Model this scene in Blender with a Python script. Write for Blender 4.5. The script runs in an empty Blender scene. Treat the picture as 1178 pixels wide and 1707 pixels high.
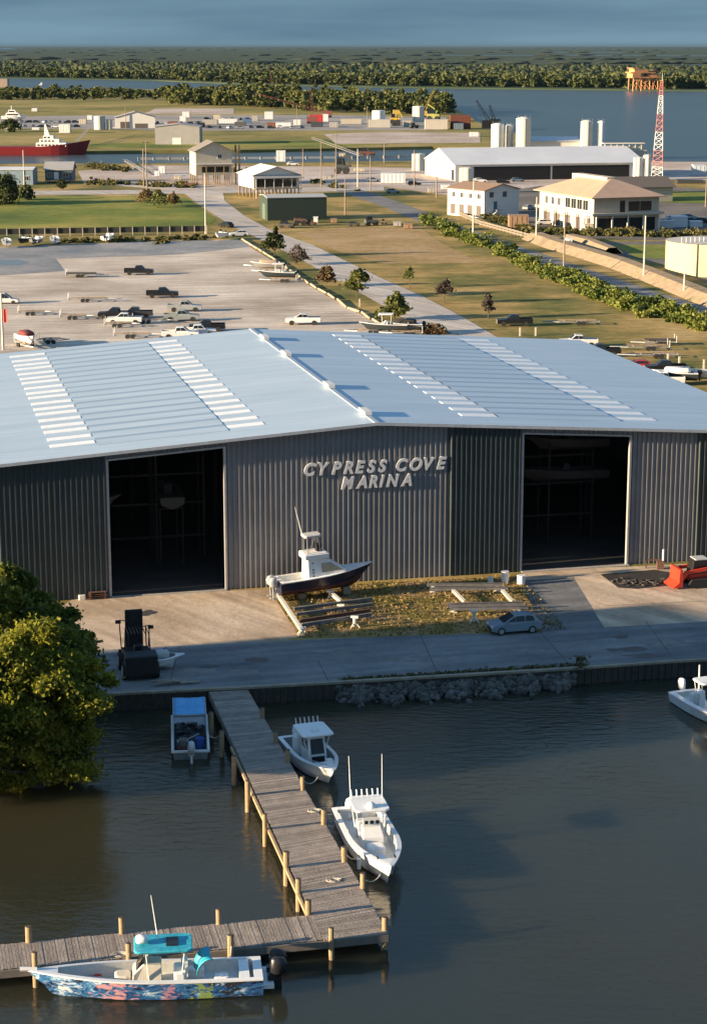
import bpy, math, random
import numpy as np
from mathutils import Vector, Matrix
random.seed(7); RNG = np.random.default_rng(7)
R = math.radians
S = bpy.context.scene

# ------------------------------------------------------------------ camera
FOC = 3300.0; PITCH = math.atan(778.5/FOC); CAMH = 45.0
cam = bpy.data.cameras.new('camera'); cam_o = bpy.data.objects.new('camera', cam)
S.collection.objects.link(cam_o); S.camera = cam_o
cam.sensor_fit = 'VERTICAL'; cam.sensor_height = 24; cam.lens = 12/(853.5/FOC)
cam.clip_start = 1; cam.clip_end = 200000
cam_o.location = (0, 0, CAMH); cam_o.rotation_euler = (math.pi/2-PITCH, 0, 0)
# ------------------------------------------------------------------ light
SUN_EL = R(10.8); SUN_AZ = R(17.0)          # light travels towards +x, slightly +y
LD = Vector((math.cos(SUN_EL)*math.cos(SUN_AZ), math.cos(SUN_EL)*math.sin(SUN_AZ), -math.sin(SUN_EL)))
sun = bpy.data.lights.new('sun', 'SUN'); sun.energy = 5.0; sun.angle = R(0.6); sun.color = (1.0, 0.77, 0.50)
sun_o = bpy.data.objects.new('sun', sun); S.collection.objects.link(sun_o)
sun_o.rotation_euler = LD.to_track_quat('-Z', 'Y').to_euler(); sun_o.location = (-60, -20, 60)
W = bpy.data.worlds.new('World'); S.world = W; W.use_nodes = True
wn = W.node_tree.nodes; wl = W.node_tree.links
bg = wn['Background']; sky = wn.new('ShaderNodeTexSky'); sky.sky_type = 'NISHITA'; sky.sun_disc = False
sky.sun_elevation = SUN_EL; sky.sun_rotation = math.atan2(-LD.x, -LD.y) % (2*math.pi)
sky.air_density = 1.0; sky.dust_density = 0.3; sky.ozone_density = 3.0; sky.altitude = 0
tc = wn.new('ShaderNodeTexCoord'); mp = wn.new('ShaderNodeMapping'); mp.inputs['Scale'].default_value = (3, 3, 34)
nz = wn.new('ShaderNodeTexNoise'); nz.inputs['Scale'].default_value = 1.6; nz.inputs['Detail'].default_value = 5
cr = wn.new('ShaderNodeValToRGB'); cr.color_ramp.elements[0].position = .38; cr.color_ramp.elements[1].position = .68
sx = wn.new('ShaderNodeSeparateXYZ'); hr = wn.new('ShaderNodeMapRange')   # clear low band on the horizon, grey-blue cloud above
hr.inputs['From Min'].default_value = -0.02; hr.inputs['From Max'].default_value = 0.045
hr.inputs['To Min'].default_value = 1.0; hr.inputs['To Max'].default_value = 1.0
ad = wn.new('ShaderNodeMath'); ad.operation = 'MULTIPLY_ADD'; ad.use_clamp = True; ad.inputs[1].default_value = .35
hl = wn.new('ShaderNodeMapRange'); hl.inputs['From Min'].default_value = 0.25; hl.inputs['From Max'].default_value = 0.7
hl.inputs['To Min'].default_value = 1.0; hl.inputs['To Max'].default_value = 0.4
mu = wn.new('ShaderNodeMath'); mu.operation = 'MULTIPLY'
mix = wn.new('ShaderNodeMix'); mix.data_type = 'RGBA'
cb = wn.new('ShaderNodeValToRGB'); cb.color_ramp.elements[0].position = .36; cb.color_ramp.elements[1].position = .68
cb.color_ramp.elements[0].color = (0.38, 0.63, 0.82, 1); cb.color_ramp.elements[1].color = (0.23, 0.42, 0.59, 1)
gz = wn.new('ShaderNodeMapRange'); gz.inputs['From Min'].default_value = 0.0; gz.inputs['From Max'].default_value = 0.035; gz.inputs['To Min'].default_value = -.09; gz.inputs['To Max'].default_value = .10
ga = wn.new('ShaderNodeMath'); ga.operation = 'ADD'
cs = wn.new('ShaderNodeVectorMath'); cs.operation = 'SCALE'; cs.inputs['Scale'].default_value = 1.14
wl.new(tc.outputs['Generated'], mp.inputs['Vector']); wl.new(mp.outputs[0], nz.inputs['Vector'])
wl.new(nz.outputs['Fac'], cr.inputs['Fac']); wl.new(sx.outputs['Z'], gz.inputs['Value']); wl.new(gz.outputs[0], ga.inputs[0]); wl.new(nz.outputs['Fac'], ga.inputs[1]); wl.new(ga.outputs[0], cb.inputs['Fac']); wl.new(cb.outputs['Color'], cs.inputs[0]); wl.new(cs.outputs[0], mix.inputs['B']); wl.new(tc.outputs['Generated'], sx.inputs[0])
wl.new(sx.outputs['Z'], hr.inputs['Value']); wl.new(sx.outputs['Z'], hl.inputs['Value'])
wl.new(cr.outputs['Color'], ad.inputs[0]); wl.new(hr.outputs[0], ad.inputs[2])
wl.new(ad.outputs[0], mu.inputs[0]); wl.new(hl.outputs[0], mu.inputs[1])
wl.new(mu.outputs[0], mix.inputs['Factor']); wl.new(sky.outputs[0], mix.inputs['A']); wl.new(mix.outputs['Result'], bg.inputs['Color'])
bg.inputs['Strength'].default_value = 0.14
S.view_settings.view_transform = 'Standard'; S.view_settings.look = 'None'
S.view_settings.exposure = 1.68; S.view_settings.gamma = 1.0; S.view_settings.use_curve_mapping = False
S.cycles.max_bounces = 6; S.cycles.volume_bounces = 0

# ------------------------------------------------------------------ helpers
C = S.collection
cF = Vector((0, math.cos(PITCH), -math.sin(PITCH))); cU = Vector((0, math.sin(PITCH), math.cos(PITCH))); cX = Vector((1, 0, 0)); cC = Vector((0, 0, CAMH))
def ray(px, py): return cF + cX*((px-589)/FOC) - cU*((py-853.5)/FOC)
def P(px, py, z=0.0):
    r = ray(px, py); return cC + r*((z-CAMH)/r.z)
def PM(px, py, z=0.0): return FOC/((P(px, py, z)-cC).dot(cF))     # pixels per metre at that ground point
def tag(o, label=None, cat=None, group=None, kind=None):
    if label: o['label'] = label
    if cat: o['category'] = cat
    if group: o['group'] = group
    if kind: o['kind'] = kind
    return o
def thing(name, label, cat, loc=(0, 0, 0), rz=0.0, group=None):
    o = bpy.data.objects.new(name, None); C.objects.link(o); o.empty_display_size = .5
    o.location = loc; o.rotation_euler = (0, 0, rz); return tag(o, label, cat, group)
class MB:
    def __init__(s): s.v = []; s.f = []
    def add(s, vs, fs):
        n = len(s.v); s.v += [tuple(v) for v in vs]; s.f += [tuple(i+n for i in f) for f in fs]; return s
    def box(s, c, d, rz=0, M=None):
        x, y, z = d[0]/2, d[1]/2, d[2]/2
        vs = [Vector(q) for q in ((-x,-y,-z),(x,-y,-z),(x,y,-z),(-x,y,-z),(-x,-y,z),(x,-y,z),(x,y,z),(-x,y,z))]
        if M is None: M = Matrix.Rotation(rz, 3, 'Z')
        vs = [M @ v + Vector(c) for v in vs]
        return s.add(vs, [(0,3,2,1),(4,5,6,7),(0,1,5,4),(1,2,6,5),(2,3,7,6),(3,0,4,7)])
    def b2(s, x0, x1, y0, y1, z0, z1): return s.box(((x0+x1)/2, (y0+y1)/2, (z0+z1)/2), (abs(x1-x0), abs(y1-y0), abs(z1-z0)))
    def cyl(s, a, b, r0, r1=None, n=8, caps=True):
        a = Vector(a); b = Vector(b); r1 = r0 if r1 is None else r1
        d = (b-a).normalized(); t = d.orthogonal().normalized(); w = d.cross(t)
        vs = []
        for p, r in ((a, r0), (b, r1)):
            for i in range(n):
                q = 2*math.pi*i/n; vs.append(p + t*(r*math.cos(q)) + w*(r*math.sin(q)))
        fs = [(i, (i+1) % n, n+(i+1) % n, n+i) for i in range(n)]
        if caps: fs += [tuple(range(n-1, -1, -1)), tuple(range(n, 2*n))]
        return s.add(vs, fs)
    def beam(s, a, b, w, h=None):
        a = Vector(a); b = Vector(b); h = w if h is None else h; d = (b-a); L = d.length; d.normalize()
        sd = d.cross(Vector((0, 0, 1)));  sd = Vector((1, 0, 0)) if sd.length < 1e-4 else sd.normalized(); up = sd.cross(d)
        M = Matrix((d, sd, up)).transposed()
        return s.box((a+b)/2, (L, w, h), M=M)
    def prism(s, prof, hw):            # side profile (x,z) ; hw(x,z) half width
        n = len(prof); vs = [(x, -hw(x, z), z) for x, z in prof]+[(x, hw(x, z), z) for x, z in prof]
        return s.add(vs, [tuple(range(n)), tuple(range(2*n-1, n-1, -1))]+[((i+1) % n, i, n+i, n+(i+1) % n) for i in range(n)])
    def loft(s, rings, closed=True, caps=True):
        n = len(rings[0]); vs = [p for r in rings for p in r]; fs = []
        for k in range(len(rings)-1):
            for i in range(n if closed else n-1):
                fs.append((k*n+i, k*n+(i+1) % n, (k+1)*n+(i+1) % n, (k+1)*n+i))
        if caps: fs += [tuple(range(n-1, -1, -1)), tuple(range((len(rings)-1)*n, len(rings)*n))]
        return s.add(vs, fs)
    def rbox(s, c, d, r, n=3):         # box with rounded vertical edges and softened top
        x, y, z = d[0]/2, d[1]/2, d[2]/2; rings = []
        def ring(zz, k):
            o = []
            for cx, cy, a0 in ((x-r, y-r, 0), (-x+r, y-r, 90), (-x+r, -y+r, 180), (x-r, -y+r, 270)):
                for i in range(n+1):
                    a = R(a0+90*i/n); o.append((c[0]+(cx+r*math.cos(a))*k, c[1]+(cy+r*math.sin(a))*k, c[2]+zz))
            return o
        e = min(r*.5, z*.6)
        return s.loft([ring(-z, .96), ring(-z+e, 1), ring(z-e, 1), ring(z, 1-e/max(x, y))])
    def dome(s, c, r, h, n=12, m=4):
        rings = [[(c[0]+r*math.cos(a)*math.cos(2*math.pi*i/n), c[1]+r*math.cos(a)*math.sin(2*math.pi*i/n), c[2]+h*math.sin(a)) for i in range(n)] for a in [math.pi/2*.97*k/m for k in range(m+1)]]
        return s.loft(rings)
    def build(s, name, m, parent=None, smooth=False, loc=None, rz=0):
        me = bpy.data.meshes.new(name); me.from_pydata([tuple(v) for v in s.v], [], s.f); me.update()
        me.materials.append(m)
        if smooth: me.shade_smooth()
        o = bpy.data.objects.new(name, me); C.objects.link(o)
        if parent: o.parent = parent
        if loc is not None: o.location = loc
        o.rotation_euler[2] = rz
        return o
def bevel(o, w, seg=2):
    m = o.modifiers.new('bevel', 'BEVEL'); m.width = w; m.segments = seg; m.limit_method = 'ANGLE'; return o
def copy_tree(o, parent=None):
    c = o.copy(); C.objects.link(c); c.parent = parent
    for ch in [x for x in C.objects if x.parent == o]: copy_tree(ch, c)
    return c
def quads_mesh(name, V, m, parent=None, loc=None):      # V: (n,4,3) float array of separate quads
    n = len(V); me = bpy.data.meshes.new(name)
    me.vertices.add(n*4); me.vertices.foreach_set('co', V.astype(np.float32).ravel())
    me.loops.add(n*4); me.loops.foreach_set('vertex_index', np.arange(n*4, dtype=np.int32))
    me.polygons.add(n); me.polygons.foreach_set('loop_start', np.arange(0, n*4, 4, dtype=np.int32))
    me.update(calc_edges=True); me.validate(); me.materials.append(m)
    o = bpy.data.objects.new(name, me); C.objects.link(o)
    if parent: o.parent = parent
    if loc is not None: o.location = loc
    return o

# ------------------------------------------------------------------ materials
MC = {}
def mat(name, col, rough=.7, metal=0.0, var=.12, scale=2.0, bump=0.0, island=0.0, spec=.5, bscale=None, col2=None, detail=6):
    if name in MC: return MC[name]
    m = bpy.data.materials.new(name); m.use_nodes = True; N = m.node_tree.nodes; L = m.node_tree.links; b = N['Principled BSDF']
    b.inputs['Roughness'].default_value = rough; b.inputs['Metallic'].default_value = metal; b.inputs['Specular IOR Level'].default_value = spec
    t = N.new('ShaderNodeTexCoord'); n = N.new('ShaderNodeTexNoise'); n.inputs['Scale'].default_value = scale; n.inputs['Detail'].default_value = detail; n.inputs['Roughness'].default_value = .65
    L.new(t.outputs['Object'], n.inputs['Vector'])
    r = N.new('ShaderNodeValToRGB'); e = r.color_ramp.elements; e[0].position = .3; e[1].position = .72
    c2 = col2 if col2 else tuple(min(1, c*(1+var)) for c in col); c1 = col if col2 else tuple(c*(1-var) for c in col)
    e[0].color = (*c1, 1); e[1].color = (*c2, 1); L.new(n.outputs['Fac'], r.inputs['Fac']); out = r.outputs['Color']
    if island:
        g = N.new('ShaderNodeNewGeometry'); hs = N.new('ShaderNodeHueSaturation'); mr = N.new('ShaderNodeMapRange')
        mr.inputs['To Min'].default_value = 1-island; mr.inputs['To Max'].default_value = 1+island
        L.new(g.outputs['Random Per Island'], mr.inputs['Value']); L.new(mr.outputs[0], hs.inputs['Value']); L.new(out, hs.inputs['Color']); out = hs.outputs['Color']
    L.new(out, b.inputs['Base Color'])
    if bump:
        n2 = N.new('ShaderNodeTexNoise'); n2.inputs['Scale'].default_value = bscale or scale*6; n2.inputs['Detail'].default_value = 4
        L.new(t.outputs['Object'], n2.inputs['Vector']); bp = N.new('ShaderNodeBump'); bp.inputs['Strength'].default_value = min(1, bump); bp.inputs['Distance'].default_value = .1
        L.new(n2.outputs['Fac'], bp.inputs['Height']); L.new(bp.outputs[0], b.inputs['Normal'])
    MC[name] = m; return m
def leafmat(name, ca, cb, cs=.25, tr=.3):
    m = bpy.data.materials.new(name); m.use_nodes = True; N = m.node_tree.nodes; L = m.node_tree.links; b = N['Principled BSDF']; b.inputs['Roughness'].default_value = .6; b.inputs['Specular IOR Level'].default_value = .25
    t = N.new('ShaderNodeTexCoord'); n = N.new('ShaderNodeTexNoise'); n.inputs['Scale'].default_value = cs; n.inputs['Detail'].default_value = 3
    L.new(t.outputs['Object'], n.inputs['Vector']); g = N.new('ShaderNodeNewGeometry')
    a = N.new('ShaderNodeMath'); a.operation = 'MULTIPLY_ADD'; a.inputs[1].default_value = .35; L.new(g.outputs['Random Per Island'], a.inputs[0])
    su = N.new('ShaderNodeMath'); su.operation = 'SUBTRACT'; su.inputs[1].default_value = .17; L.new(n.outputs['Fac'], su.inputs[0]); L.new(su.outputs[0], a.inputs[2])
    r = N.new('ShaderNodeValToRGB'); e = r.color_ramp.elements; e[0].position = .3; e[1].position = .7; e[0].color = (*ca, 1); e[1].color = (*cb, 1)
    L.new(a.outputs[0], r.inputs['Fac']); L.new(r.outputs['Color'], b.inputs['Base Color'])
    tl = N.new('ShaderNodeBsdfTranslucent'); L.new(r.outputs['Color'], tl.inputs['Color']); ms = N.new('ShaderNodeMixShader'); ms.inputs[0].default_value = tr
    o = N['Material Output']; L.new(b.outputs[0], ms.inputs[1]); L.new(tl.outputs[0], ms.inputs[2]); L.new(ms.outputs[0], o.inputs['Surface']); return m
def groundmat(name, cols, s1=.02, s2=.35, rough=.95, bump=.3, stretch=(1, 1, 1), rz=0, fine=.25, streak=0):
    m = bpy.data.materials.new(name); m.use_nodes = True; N = m.node_tree.nodes; L = m.node_tree.links; b = N['Principled BSDF']; b.inputs['Roughness'].default_value = rough; b.inputs['Specular IOR Level'].default_value = .2
    t = N.new('ShaderNodeTexCoord'); mp = N.new('ShaderNodeMapping'); mp.inputs['Scale'].default_value = stretch; mp.inputs['Rotation'].default_value = (0, 0, rz); L.new(t.outputs['Object'], mp.inputs['Vector'])
    n1 = N.new('ShaderNodeTexNoise'); n1.inputs['Scale'].default_value = s1; n1.inputs['Detail'].default_value = 8; n1.inputs['Roughness'].default_value = .62; L.new(mp.outputs[0], n1.inputs['Vector'])
    n2 = N.new('ShaderNodeTexNoise'); n2.inputs['Scale'].default_value = s2; n2.inputs['Detail'].default_value = 6; n2.inputs['Roughness'].default_value = .7; L.new(mp.outputs[0], n2.inputs['Vector'])
    r = N.new('ShaderNodeValToRGB'); e = r.color_ramp.elements; k = len(cols)
    while len(e) < k: e.new(.5)
    for i, c in enumerate(cols): e[i].position = .34+.32*i/(k-1); e[i].color = (*c, 1)
    L.new(n1.outputs['Fac'], r.inputs['Fac'])
    mr = N.new('ShaderNodeMapRange'); mr.inputs['From Min'].default_value = .3; mr.inputs['From Max'].default_value = .7; mr.inputs['To Min'].default_value = 1-fine; mr.inputs['To Max'].default_value = 1+fine
    L.new(n2.outputs['Fac'], mr.inputs['Value']); hs = N.new('ShaderNodeHueSaturation'); L.new(mr.outputs[0], hs.inputs['Value']); L.new(r.outputs['Color'], hs.inputs['Color']); out = hs.outputs['Color']
    if streak:      # tyre marks: long wavy bands
        mq = N.new('ShaderNodeMapping'); mq.vector_type = 'TEXTURE'; mq.inputs['Rotation'].default_value = (0, 0, R(streak)); mq.inputs['Scale'].default_value = (16, 1.4, 1); L.new(t.outputs['Object'], mq.inputs['Vector'])
        n3 = N.new('ShaderNodeTexNoise'); n3.inputs['Scale'].default_value = 1.0; n3.inputs['Detail'].default_value = 4; n3.inputs['Distortion'].default_value = .4; L.new(mq.outputs[0], n3.inputs['Vector'])
        m2 = N.new('ShaderNodeMapRange'); m2.inputs['From Min'].default_value = .35; m2.inputs['From Max'].default_value = .65; m2.inputs['To Min'].default_value = .78; m2.inputs['To Max'].default_value = 1.14; L.new(n3.outputs['Fac'], m2.inputs['Value'])
        h2 = N.new('ShaderNodeHueSaturation'); L.new(m2.outputs[0], h2.inputs['Value']); L.new(out, h2.inputs['Color']); out = h2.outputs['Color']
    L.new(out, b.inputs['Base Color'])
    if bump:
        bp = N.new('ShaderNodeBump'); bp.inputs['Strength'].default_value = bump; bp.inputs['Distance'].default_value = .15
        L.new(n2.outputs['Fac'], bp.inputs['Height']); L.new(bp.outputs[0], b.inputs['Normal'])
    return m
def paint(name, col, rough=.3): return mat(name, col, rough, 0, .06, 1.5)
WHITE = paint('white_gelcoat', (.78, .78, .76), .25); OFFW = mat('off_white_deck', (.62, .62, .59), .6, var=.1, scale=4)
BLACKP = paint('black_plastic', (.015, .015, .017), .35); RUB = mat('rubber', (.02, .02, .02), .8); STEEL = mat('steel', (.35, .36, .37), .45, .6, .2)
GALV = mat('galvanised_metal', (.42, .43, .44), .5, .5, .25, 3); GLASS = mat('dark_glass', (.015, .02, .025), .06, 0, .1, 1)
WOODP = mat('piling_wood', (.30, .20, .11), .85, 0, .3, 5, .5, col2=(.42, .31, .18)); DECKM = mat('weathered_planks', (.27, .225, .185), .85, 0, .25, 1.2, .3, island=.25)
BARK = mat('bark', (.10, .085, .07), .9, 0, .3, 6, .5); CONC = mat('concrete', (.34, .32, .29), .9, 0, .2, .6, .3)
RUST = mat('rusty_steel', (.16, .07, .04), .8, 0, .4, 5, .3, col2=(.07, .05, .045)); DKWOOD = mat('dark_timber', (.06, .05, .04), .9, 0, .3, 3)
REDP = paint('red_paint', (.55, .03, .02), .4); BLUEP = paint('blue_plastic', (.03, .10, .35), .4); TIN = mat('tin_grey', (.30, .31, .32), .6, .3, .2)

# ------------------------------------------------------------------ ground, water
def sheet(name, pts, z, m, skirt=None, px=True, mid=None):
    w = [P(a, b) for a, b in pts] if px else [Vector((a, b, 0)) for a, b in pts]
    mb = MB(); n = len(w); vs = [(p.x, p.y, z) for p in w]; fs = [tuple(range(n))]
    area = sum(w[i].x*w[(i+1) % n].y-w[(i+1) % n].x*w[i].y for i in range(n))
    if area < 0: fs = [tuple(range(n-1, -1, -1))]
    if skirt is not None:
        vs += [(p.x, p.y, skirt) for p in w]
        fs += [(i, (i+1) % n, n+(i+1) % n, n+i) for i in range(n)]
    mb.add(vs, fs); o = mb.build(name, m); tag(o, kind='structure'); return o
wm = bpy.data.materials.new('water'); wm.use_nodes = True; N = wm.node_tree.nodes; L = wm.node_tree.links; b = N['Principled BSDF']
b.inputs['Roughness'].default_value = .07; b.inputs['IOR'].default_value = 1.40
b.subsurface_method = 'BURLEY'; b.inputs['Subsurface Weight'].default_value = .9; b.inputs['Subsurface Radius'].default_value = (1, 1, .9); b.inputs['Subsurface Scale'].default_value = 4.0
t = N.new('ShaderNodeTexCoord'); n0 = N.new('ShaderNodeTexNoise'); n0.inputs['Scale'].default_value = .02; n0.inputs['Detail'].default_value = 3; L.new(t.outputs['Object'], n0.inputs['Vector'])
rr = N.new('ShaderNodeValToRGB'); rr.color_ramp.elements[0].position = .35; rr.color_ramp.elements[1].position = .65; rr.color_ramp.elements[0].color = (.038, .034, .018, 1); rr.color_ramp.elements[1].color = (.024, .029, .022, 1)
L.new(n0.outputs['Fac'], rr.inputs['Fac']); L.new(rr.outputs['Color'], b.inputs['Base Color'])
mp = N.new('ShaderNodeMapping'); mp.inputs['Scale'].default_value = (.6, 1.3, 1); mp.inputs['Rotation'].default_value = (0, 0, R(-12)); L.new(t.outputs['Object'], mp.inputs['Vector'])
n1 = N.new('ShaderNodeTexNoise'); n1.inputs['Scale'].default_value = 1.5; n1.inputs['Detail'].default_value = 5; n1.inputs['Roughness'].default_value = .55; n1.inputs['Distortion'].default_value = .3; L.new(mp.outputs[0], n1.inputs['Vector'])
n2 = N.new('ShaderNodeTexNoise'); n2.inputs['Scale'].default_value = .06; n2.inputs['Detail'].default_value = 2; L.new(t.outputs['Object'], n2.inputs['Vector'])
ms = N.new('ShaderNodeMapRange'); ms.inputs['From Min'].default_value = .35; ms.inputs['From Max'].default_value = .65; ms.inputs['To Min'].default_value = .12; ms.inputs['To Max'].default_value = .6; L.new(n2.outputs['Fac'], ms.inputs['Value'])
bp = N.new('ShaderNodeBump'); bp.inputs['Distance'].default_value = .12; L.new(n1.outputs['Fac'], bp.inputs['Height']); L.new(ms.outputs[0], bp.inputs['Strength']); L.new(bp.outputs[0], b.inputs['Normal'])
WZ = -1.2
o = MB().add([(-60000, -500, WZ), (60000, -500, WZ), (60000, 70000, WZ), (-60000, 70000, WZ)], [(0, 1, 2, 3)]).build('water', wm); tag(o, kind='structure')

G_FIELD = groundmat('field_grass', [(.09, .105, .025), (.19, .16, .045), (.34, .235, .08), (.44, .31, .13)], .045, .5, streak=6)
G_DRY = groundmat('dry_field', [(.22, .165, .055), (.36, .245, .11), (.42, .29, .16)], .045, .6, streak=5)
G_GREEN = groundmat('green_lawn', [(.06, .10, .018), (.15, .18, .03), (.34, .28, .07)], .02, .4)
G_LOT = groundmat('gravel_lot', [(.36, .30, .24), (.52, .445, .365), (.64, .565, .47)], .05, 1.2, streak=8, fine=.12)
G_DARKGR = groundmat('dark_gravel', [(.17, .175, .18), (.26, .26, .255), (.36, .34, .325)], .06, .8, rough=.6)
G_ROADL = groundmat('pale_road', [(.40, .36, .32), (.52, .47, .42)], .06, 1.5, streak=122, fine=.1)
G_ASPH = groundmat('asphalt', [(.13, .135, .14), (.19, .19, .19), (.25, .245, .235)], .09, 1.4, streak=14, fine=.14)
G_APRON = groundmat('concrete_apron', [(.36, .27, .185), (.48, .37, .265), (.58, .47, .35)], .12, 1.6, streak=-50, fine=.12)
G_TAN = groundmat('tan_yard', [(.34, .27, .21), (.46, .38, .32), (.56, .49, .43)], .03, .5)
G_YEL = groundmat('yellow_grass', [(.11, .12, .03), (.24, .20, .06), (.38, .28, .11)], .01, .12)
G_MARSH = groundmat('marsh', [(.018, .034, .018), (.034, .055, .026), (.065, .08, .04)], .0015, .01, bump=0, stretch=(.25, 1, 1))
G_YARD = groundmat('dark_yard', [(.09, .08, .075), (.15, .135, .12), (.2, .18, .16)], .05, .8)
SEAW = mat('seawall_timber', (.05, .042, .035), .9, 0, .4, 1.5, .4)

RIV = mat('river_water', (.06, .085, .095), .28, 0, .15, .004, .12, bscale=.15); RIV.node_tree.nodes['Principled BSDF'].inputs['IOR'].default_value = 1.33
o = MB().add([(-20000, 480, WZ+.03), (20000, 480, WZ+.03), (20000, 12000, WZ+.03), (-20000, 12000, WZ+.03)], [(0, 1, 2, 3)]).build('river', RIV); tag(o, kind='structure')
NEAR = [(-900, 1215), (190, 1157), (420, 1146), (560, 1138), (950, 1115), (1118, 1103), (1300, 1093), (2400, 1040), (3200, 290), (1500, 292), (1178, 296), (1080, 278), (980, 262), (760, 262), (700, 268), (400, 272), (0, 273), (-900, 277)]
sheet('ground', NEAR, 0, G_FIELD, -3)
MID = [(-1200, 252), (125, 252), (400, 250), (720, 244), (860, 244), (905, 236), (860, 222), (800, 205), (765, 185), (735, 172), (560, 160), (420, 150), (130, 148), (0, 146), (-600, 140)]
sheet('middle_land', MID, 0, G_YEL, -3)
FAR = [(-2500, 118), (0, 129), (250, 133), (420, 140), (620, 144), (850, 147), (1178, 150.5), (2600, 160), (2600, 75.6), (-2500, 75.6)]
w_ = [P(a, b) for a, b in FAR[:8]]+[Vector((50000, 69000, 0)), Vector((-50000, 69000, 0))]
sheet('far_land', [(p.x, p.y) for p in w_], 0, G_MARSH, -3, px=False)

sheet('parking_lot', [(-500, 428), (0, 412), (180, 405), (395, 399), (450, 432), (520, 479), (640, 546), (720, 600), (900, 700), (-600, 760)], .02, G_LOT)
sheet('dark_gravel', [(-500, 428), (0, 412), (180, 405.5), (395, 400), (430, 410), (300, 424), (165, 429), (92, 431), (108, 452), (0, 459), (-500, 470)], .045, G_DARKGR)  # darker, bluer gravel tone over the upper left of the lot
sheet('road', [(306, 322), (345, 350), (385, 376), (440, 402), (500, 432), (560, 466), (640, 511), (720, 560), (790, 620), (930, 620), (850, 575), (770, 528), (700, 492), (640, 466), (570, 432), (520, 408), (450, 383), (408, 360), (375, 335), (372, 322)], .04, G_ROADL)
sheet('back_road', [(560, 318), (640, 345), (720, 379), (800, 407), (900, 443), (1000, 476), (1100, 510), (1178, 532), (1400, 600), (1400, 575), (1178, 513), (1100, 489), (1000, 456), (850, 406), (760, 374), (660, 335), (600, 316)], .04, G_ASPH)
sheet('cross_road', [(-400, 328), (60, 325), (300, 323), (640, 318), (640, 311), (300, 316), (60, 318), (-400, 321)], .03, G_ROADL)
sheet('dry_field', [(492, 388), (560, 380), (700, 379), (735, 405), (800, 438), (700, 440), (640, 440), (560, 418)], .02, G_DRY)
sheet('lawn', [(-500, 385), (0, 384), (345, 379), (360, 365), (320, 335), (300, 326), (60, 328), (-500, 331)], .02, G_GREEN)
sheet('sand_yard', [(140, 305), (300, 318), (420, 316), (640, 311), (780, 330), (800, 302), (700, 280), (390, 276), (240, 276), (130, 285)], .02, G_TAN)
sheet('gravel_yard', [(700, 300), (790, 352), (880, 360), (980, 300), (1178, 300), (1178, 270), (700, 268)], .035, G_TAN)
sheet('office_yard', [(775, 330), (800, 355), (930, 395), (1060, 400), (1400, 396), (1400, 330), (1090, 310), (900, 310)], .05, G_YARD)
sheet('river_bank_lawn', [(1085, 318), (1400, 325), (1400, 345), (1100, 338)], .07, G_GREEN)
sheet('tank_yard', [(900, 398), (1010, 404), (1250, 398), (1250, 500), (1100, 440)], .03, G_YARD)
sheet('tank_lawn', [(1020, 408), (1125, 408), (1125, 432), (1060, 430)], .06, G_GREEN)
PUD = mat('puddle', (.25, .25, .24), .05)
sheet('puddle', [(0, 441), (30, 443), (48, 438), (30, 433), (-30, 434)], .06, PUD); sheet('puddle', [(104, 420), (128, 420), (130, 417.5), (108, 417.5)], .06, PUD)
# marina forecourt
sheet('apron', [(120, 1000), (180, 995), (380, 985), (448, 982), (500, 1062), (420, 1078), (0, 1110), (60, 1040)], .008, G_APRON)
sheet('apron_extension', [(868, 950), (1045, 945), (1400, 926), (1400, 1030), (1178, 1038), (960, 1055), (905, 1052)], .008, G_APRON)
sheet('asphalt_ramp', [(866, 968), (955, 963), (1010, 1052), (908, 1060)], .016, G_ASPH)
sheet('quay_road', [(-300, 1170), (190, 1154), (420, 1144), (560, 1136), (950, 1113), (1118, 1101), (1300, 1091), (1300, 1025), (1178, 1036), (1010, 1046), (900, 1053), (600, 1063), (500, 1067), (240, 1080), (-300, 1110)], .020, G_ASPH)
sheet('oil_stain', [(1000, 958), (1090, 950), (1130, 957), (1128, 975), (1060, 982), (1030, 980)], .026, mat('oil_stain', (.035, .033, .03), .6, 0, .4, 2))
# far fields and water strips on the middle and far land
sheet('gravel_yard', [(-500, 216), (0, 214), (150, 215), (330, 218), (740, 217), (745, 196), (560, 192), (220, 192), (0, 194), (-500, 196)], .05, groundmat('grey_yard', [(.22, .21, .20), (.30, .28, .26), (.36, .33, .30)], .01, .2))
sheet('sand_strip', [(240, 190), (390, 190), (390, 181), (260, 181)], .08, G_TAN)
sheet('sand_strip', [(560, 240), (800, 238), (800, 222), (640, 220), (540, 224)], .08, G_TAN)
sheet('grass_strip', [(150, 247), (560, 244), (700, 238), (700, 232), (150, 240)], .07, G_GREEN)
LAKE = mat('lake', (.02, .03, .03), .12, spec=.5)
for pts in ([(-300, 82.6), (28, 82.6), (36, 80), (-300, 80)], [(440, 110), (620, 109.6), (600, 107.4), (460, 107.6)], [(0, 109), (90, 109.5), (100, 107), (0, 106.5)], [(1120, 108), (1178, 108), (1178, 106), (1130, 106)], [(900, 88), (1070, 88), (1060, 87), (910, 87)], [(640, 92.6), (1178, 94), (1178, 92.8), (700, 91.8)]):
    sheet('lake', pts, .3, LAKE)

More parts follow.
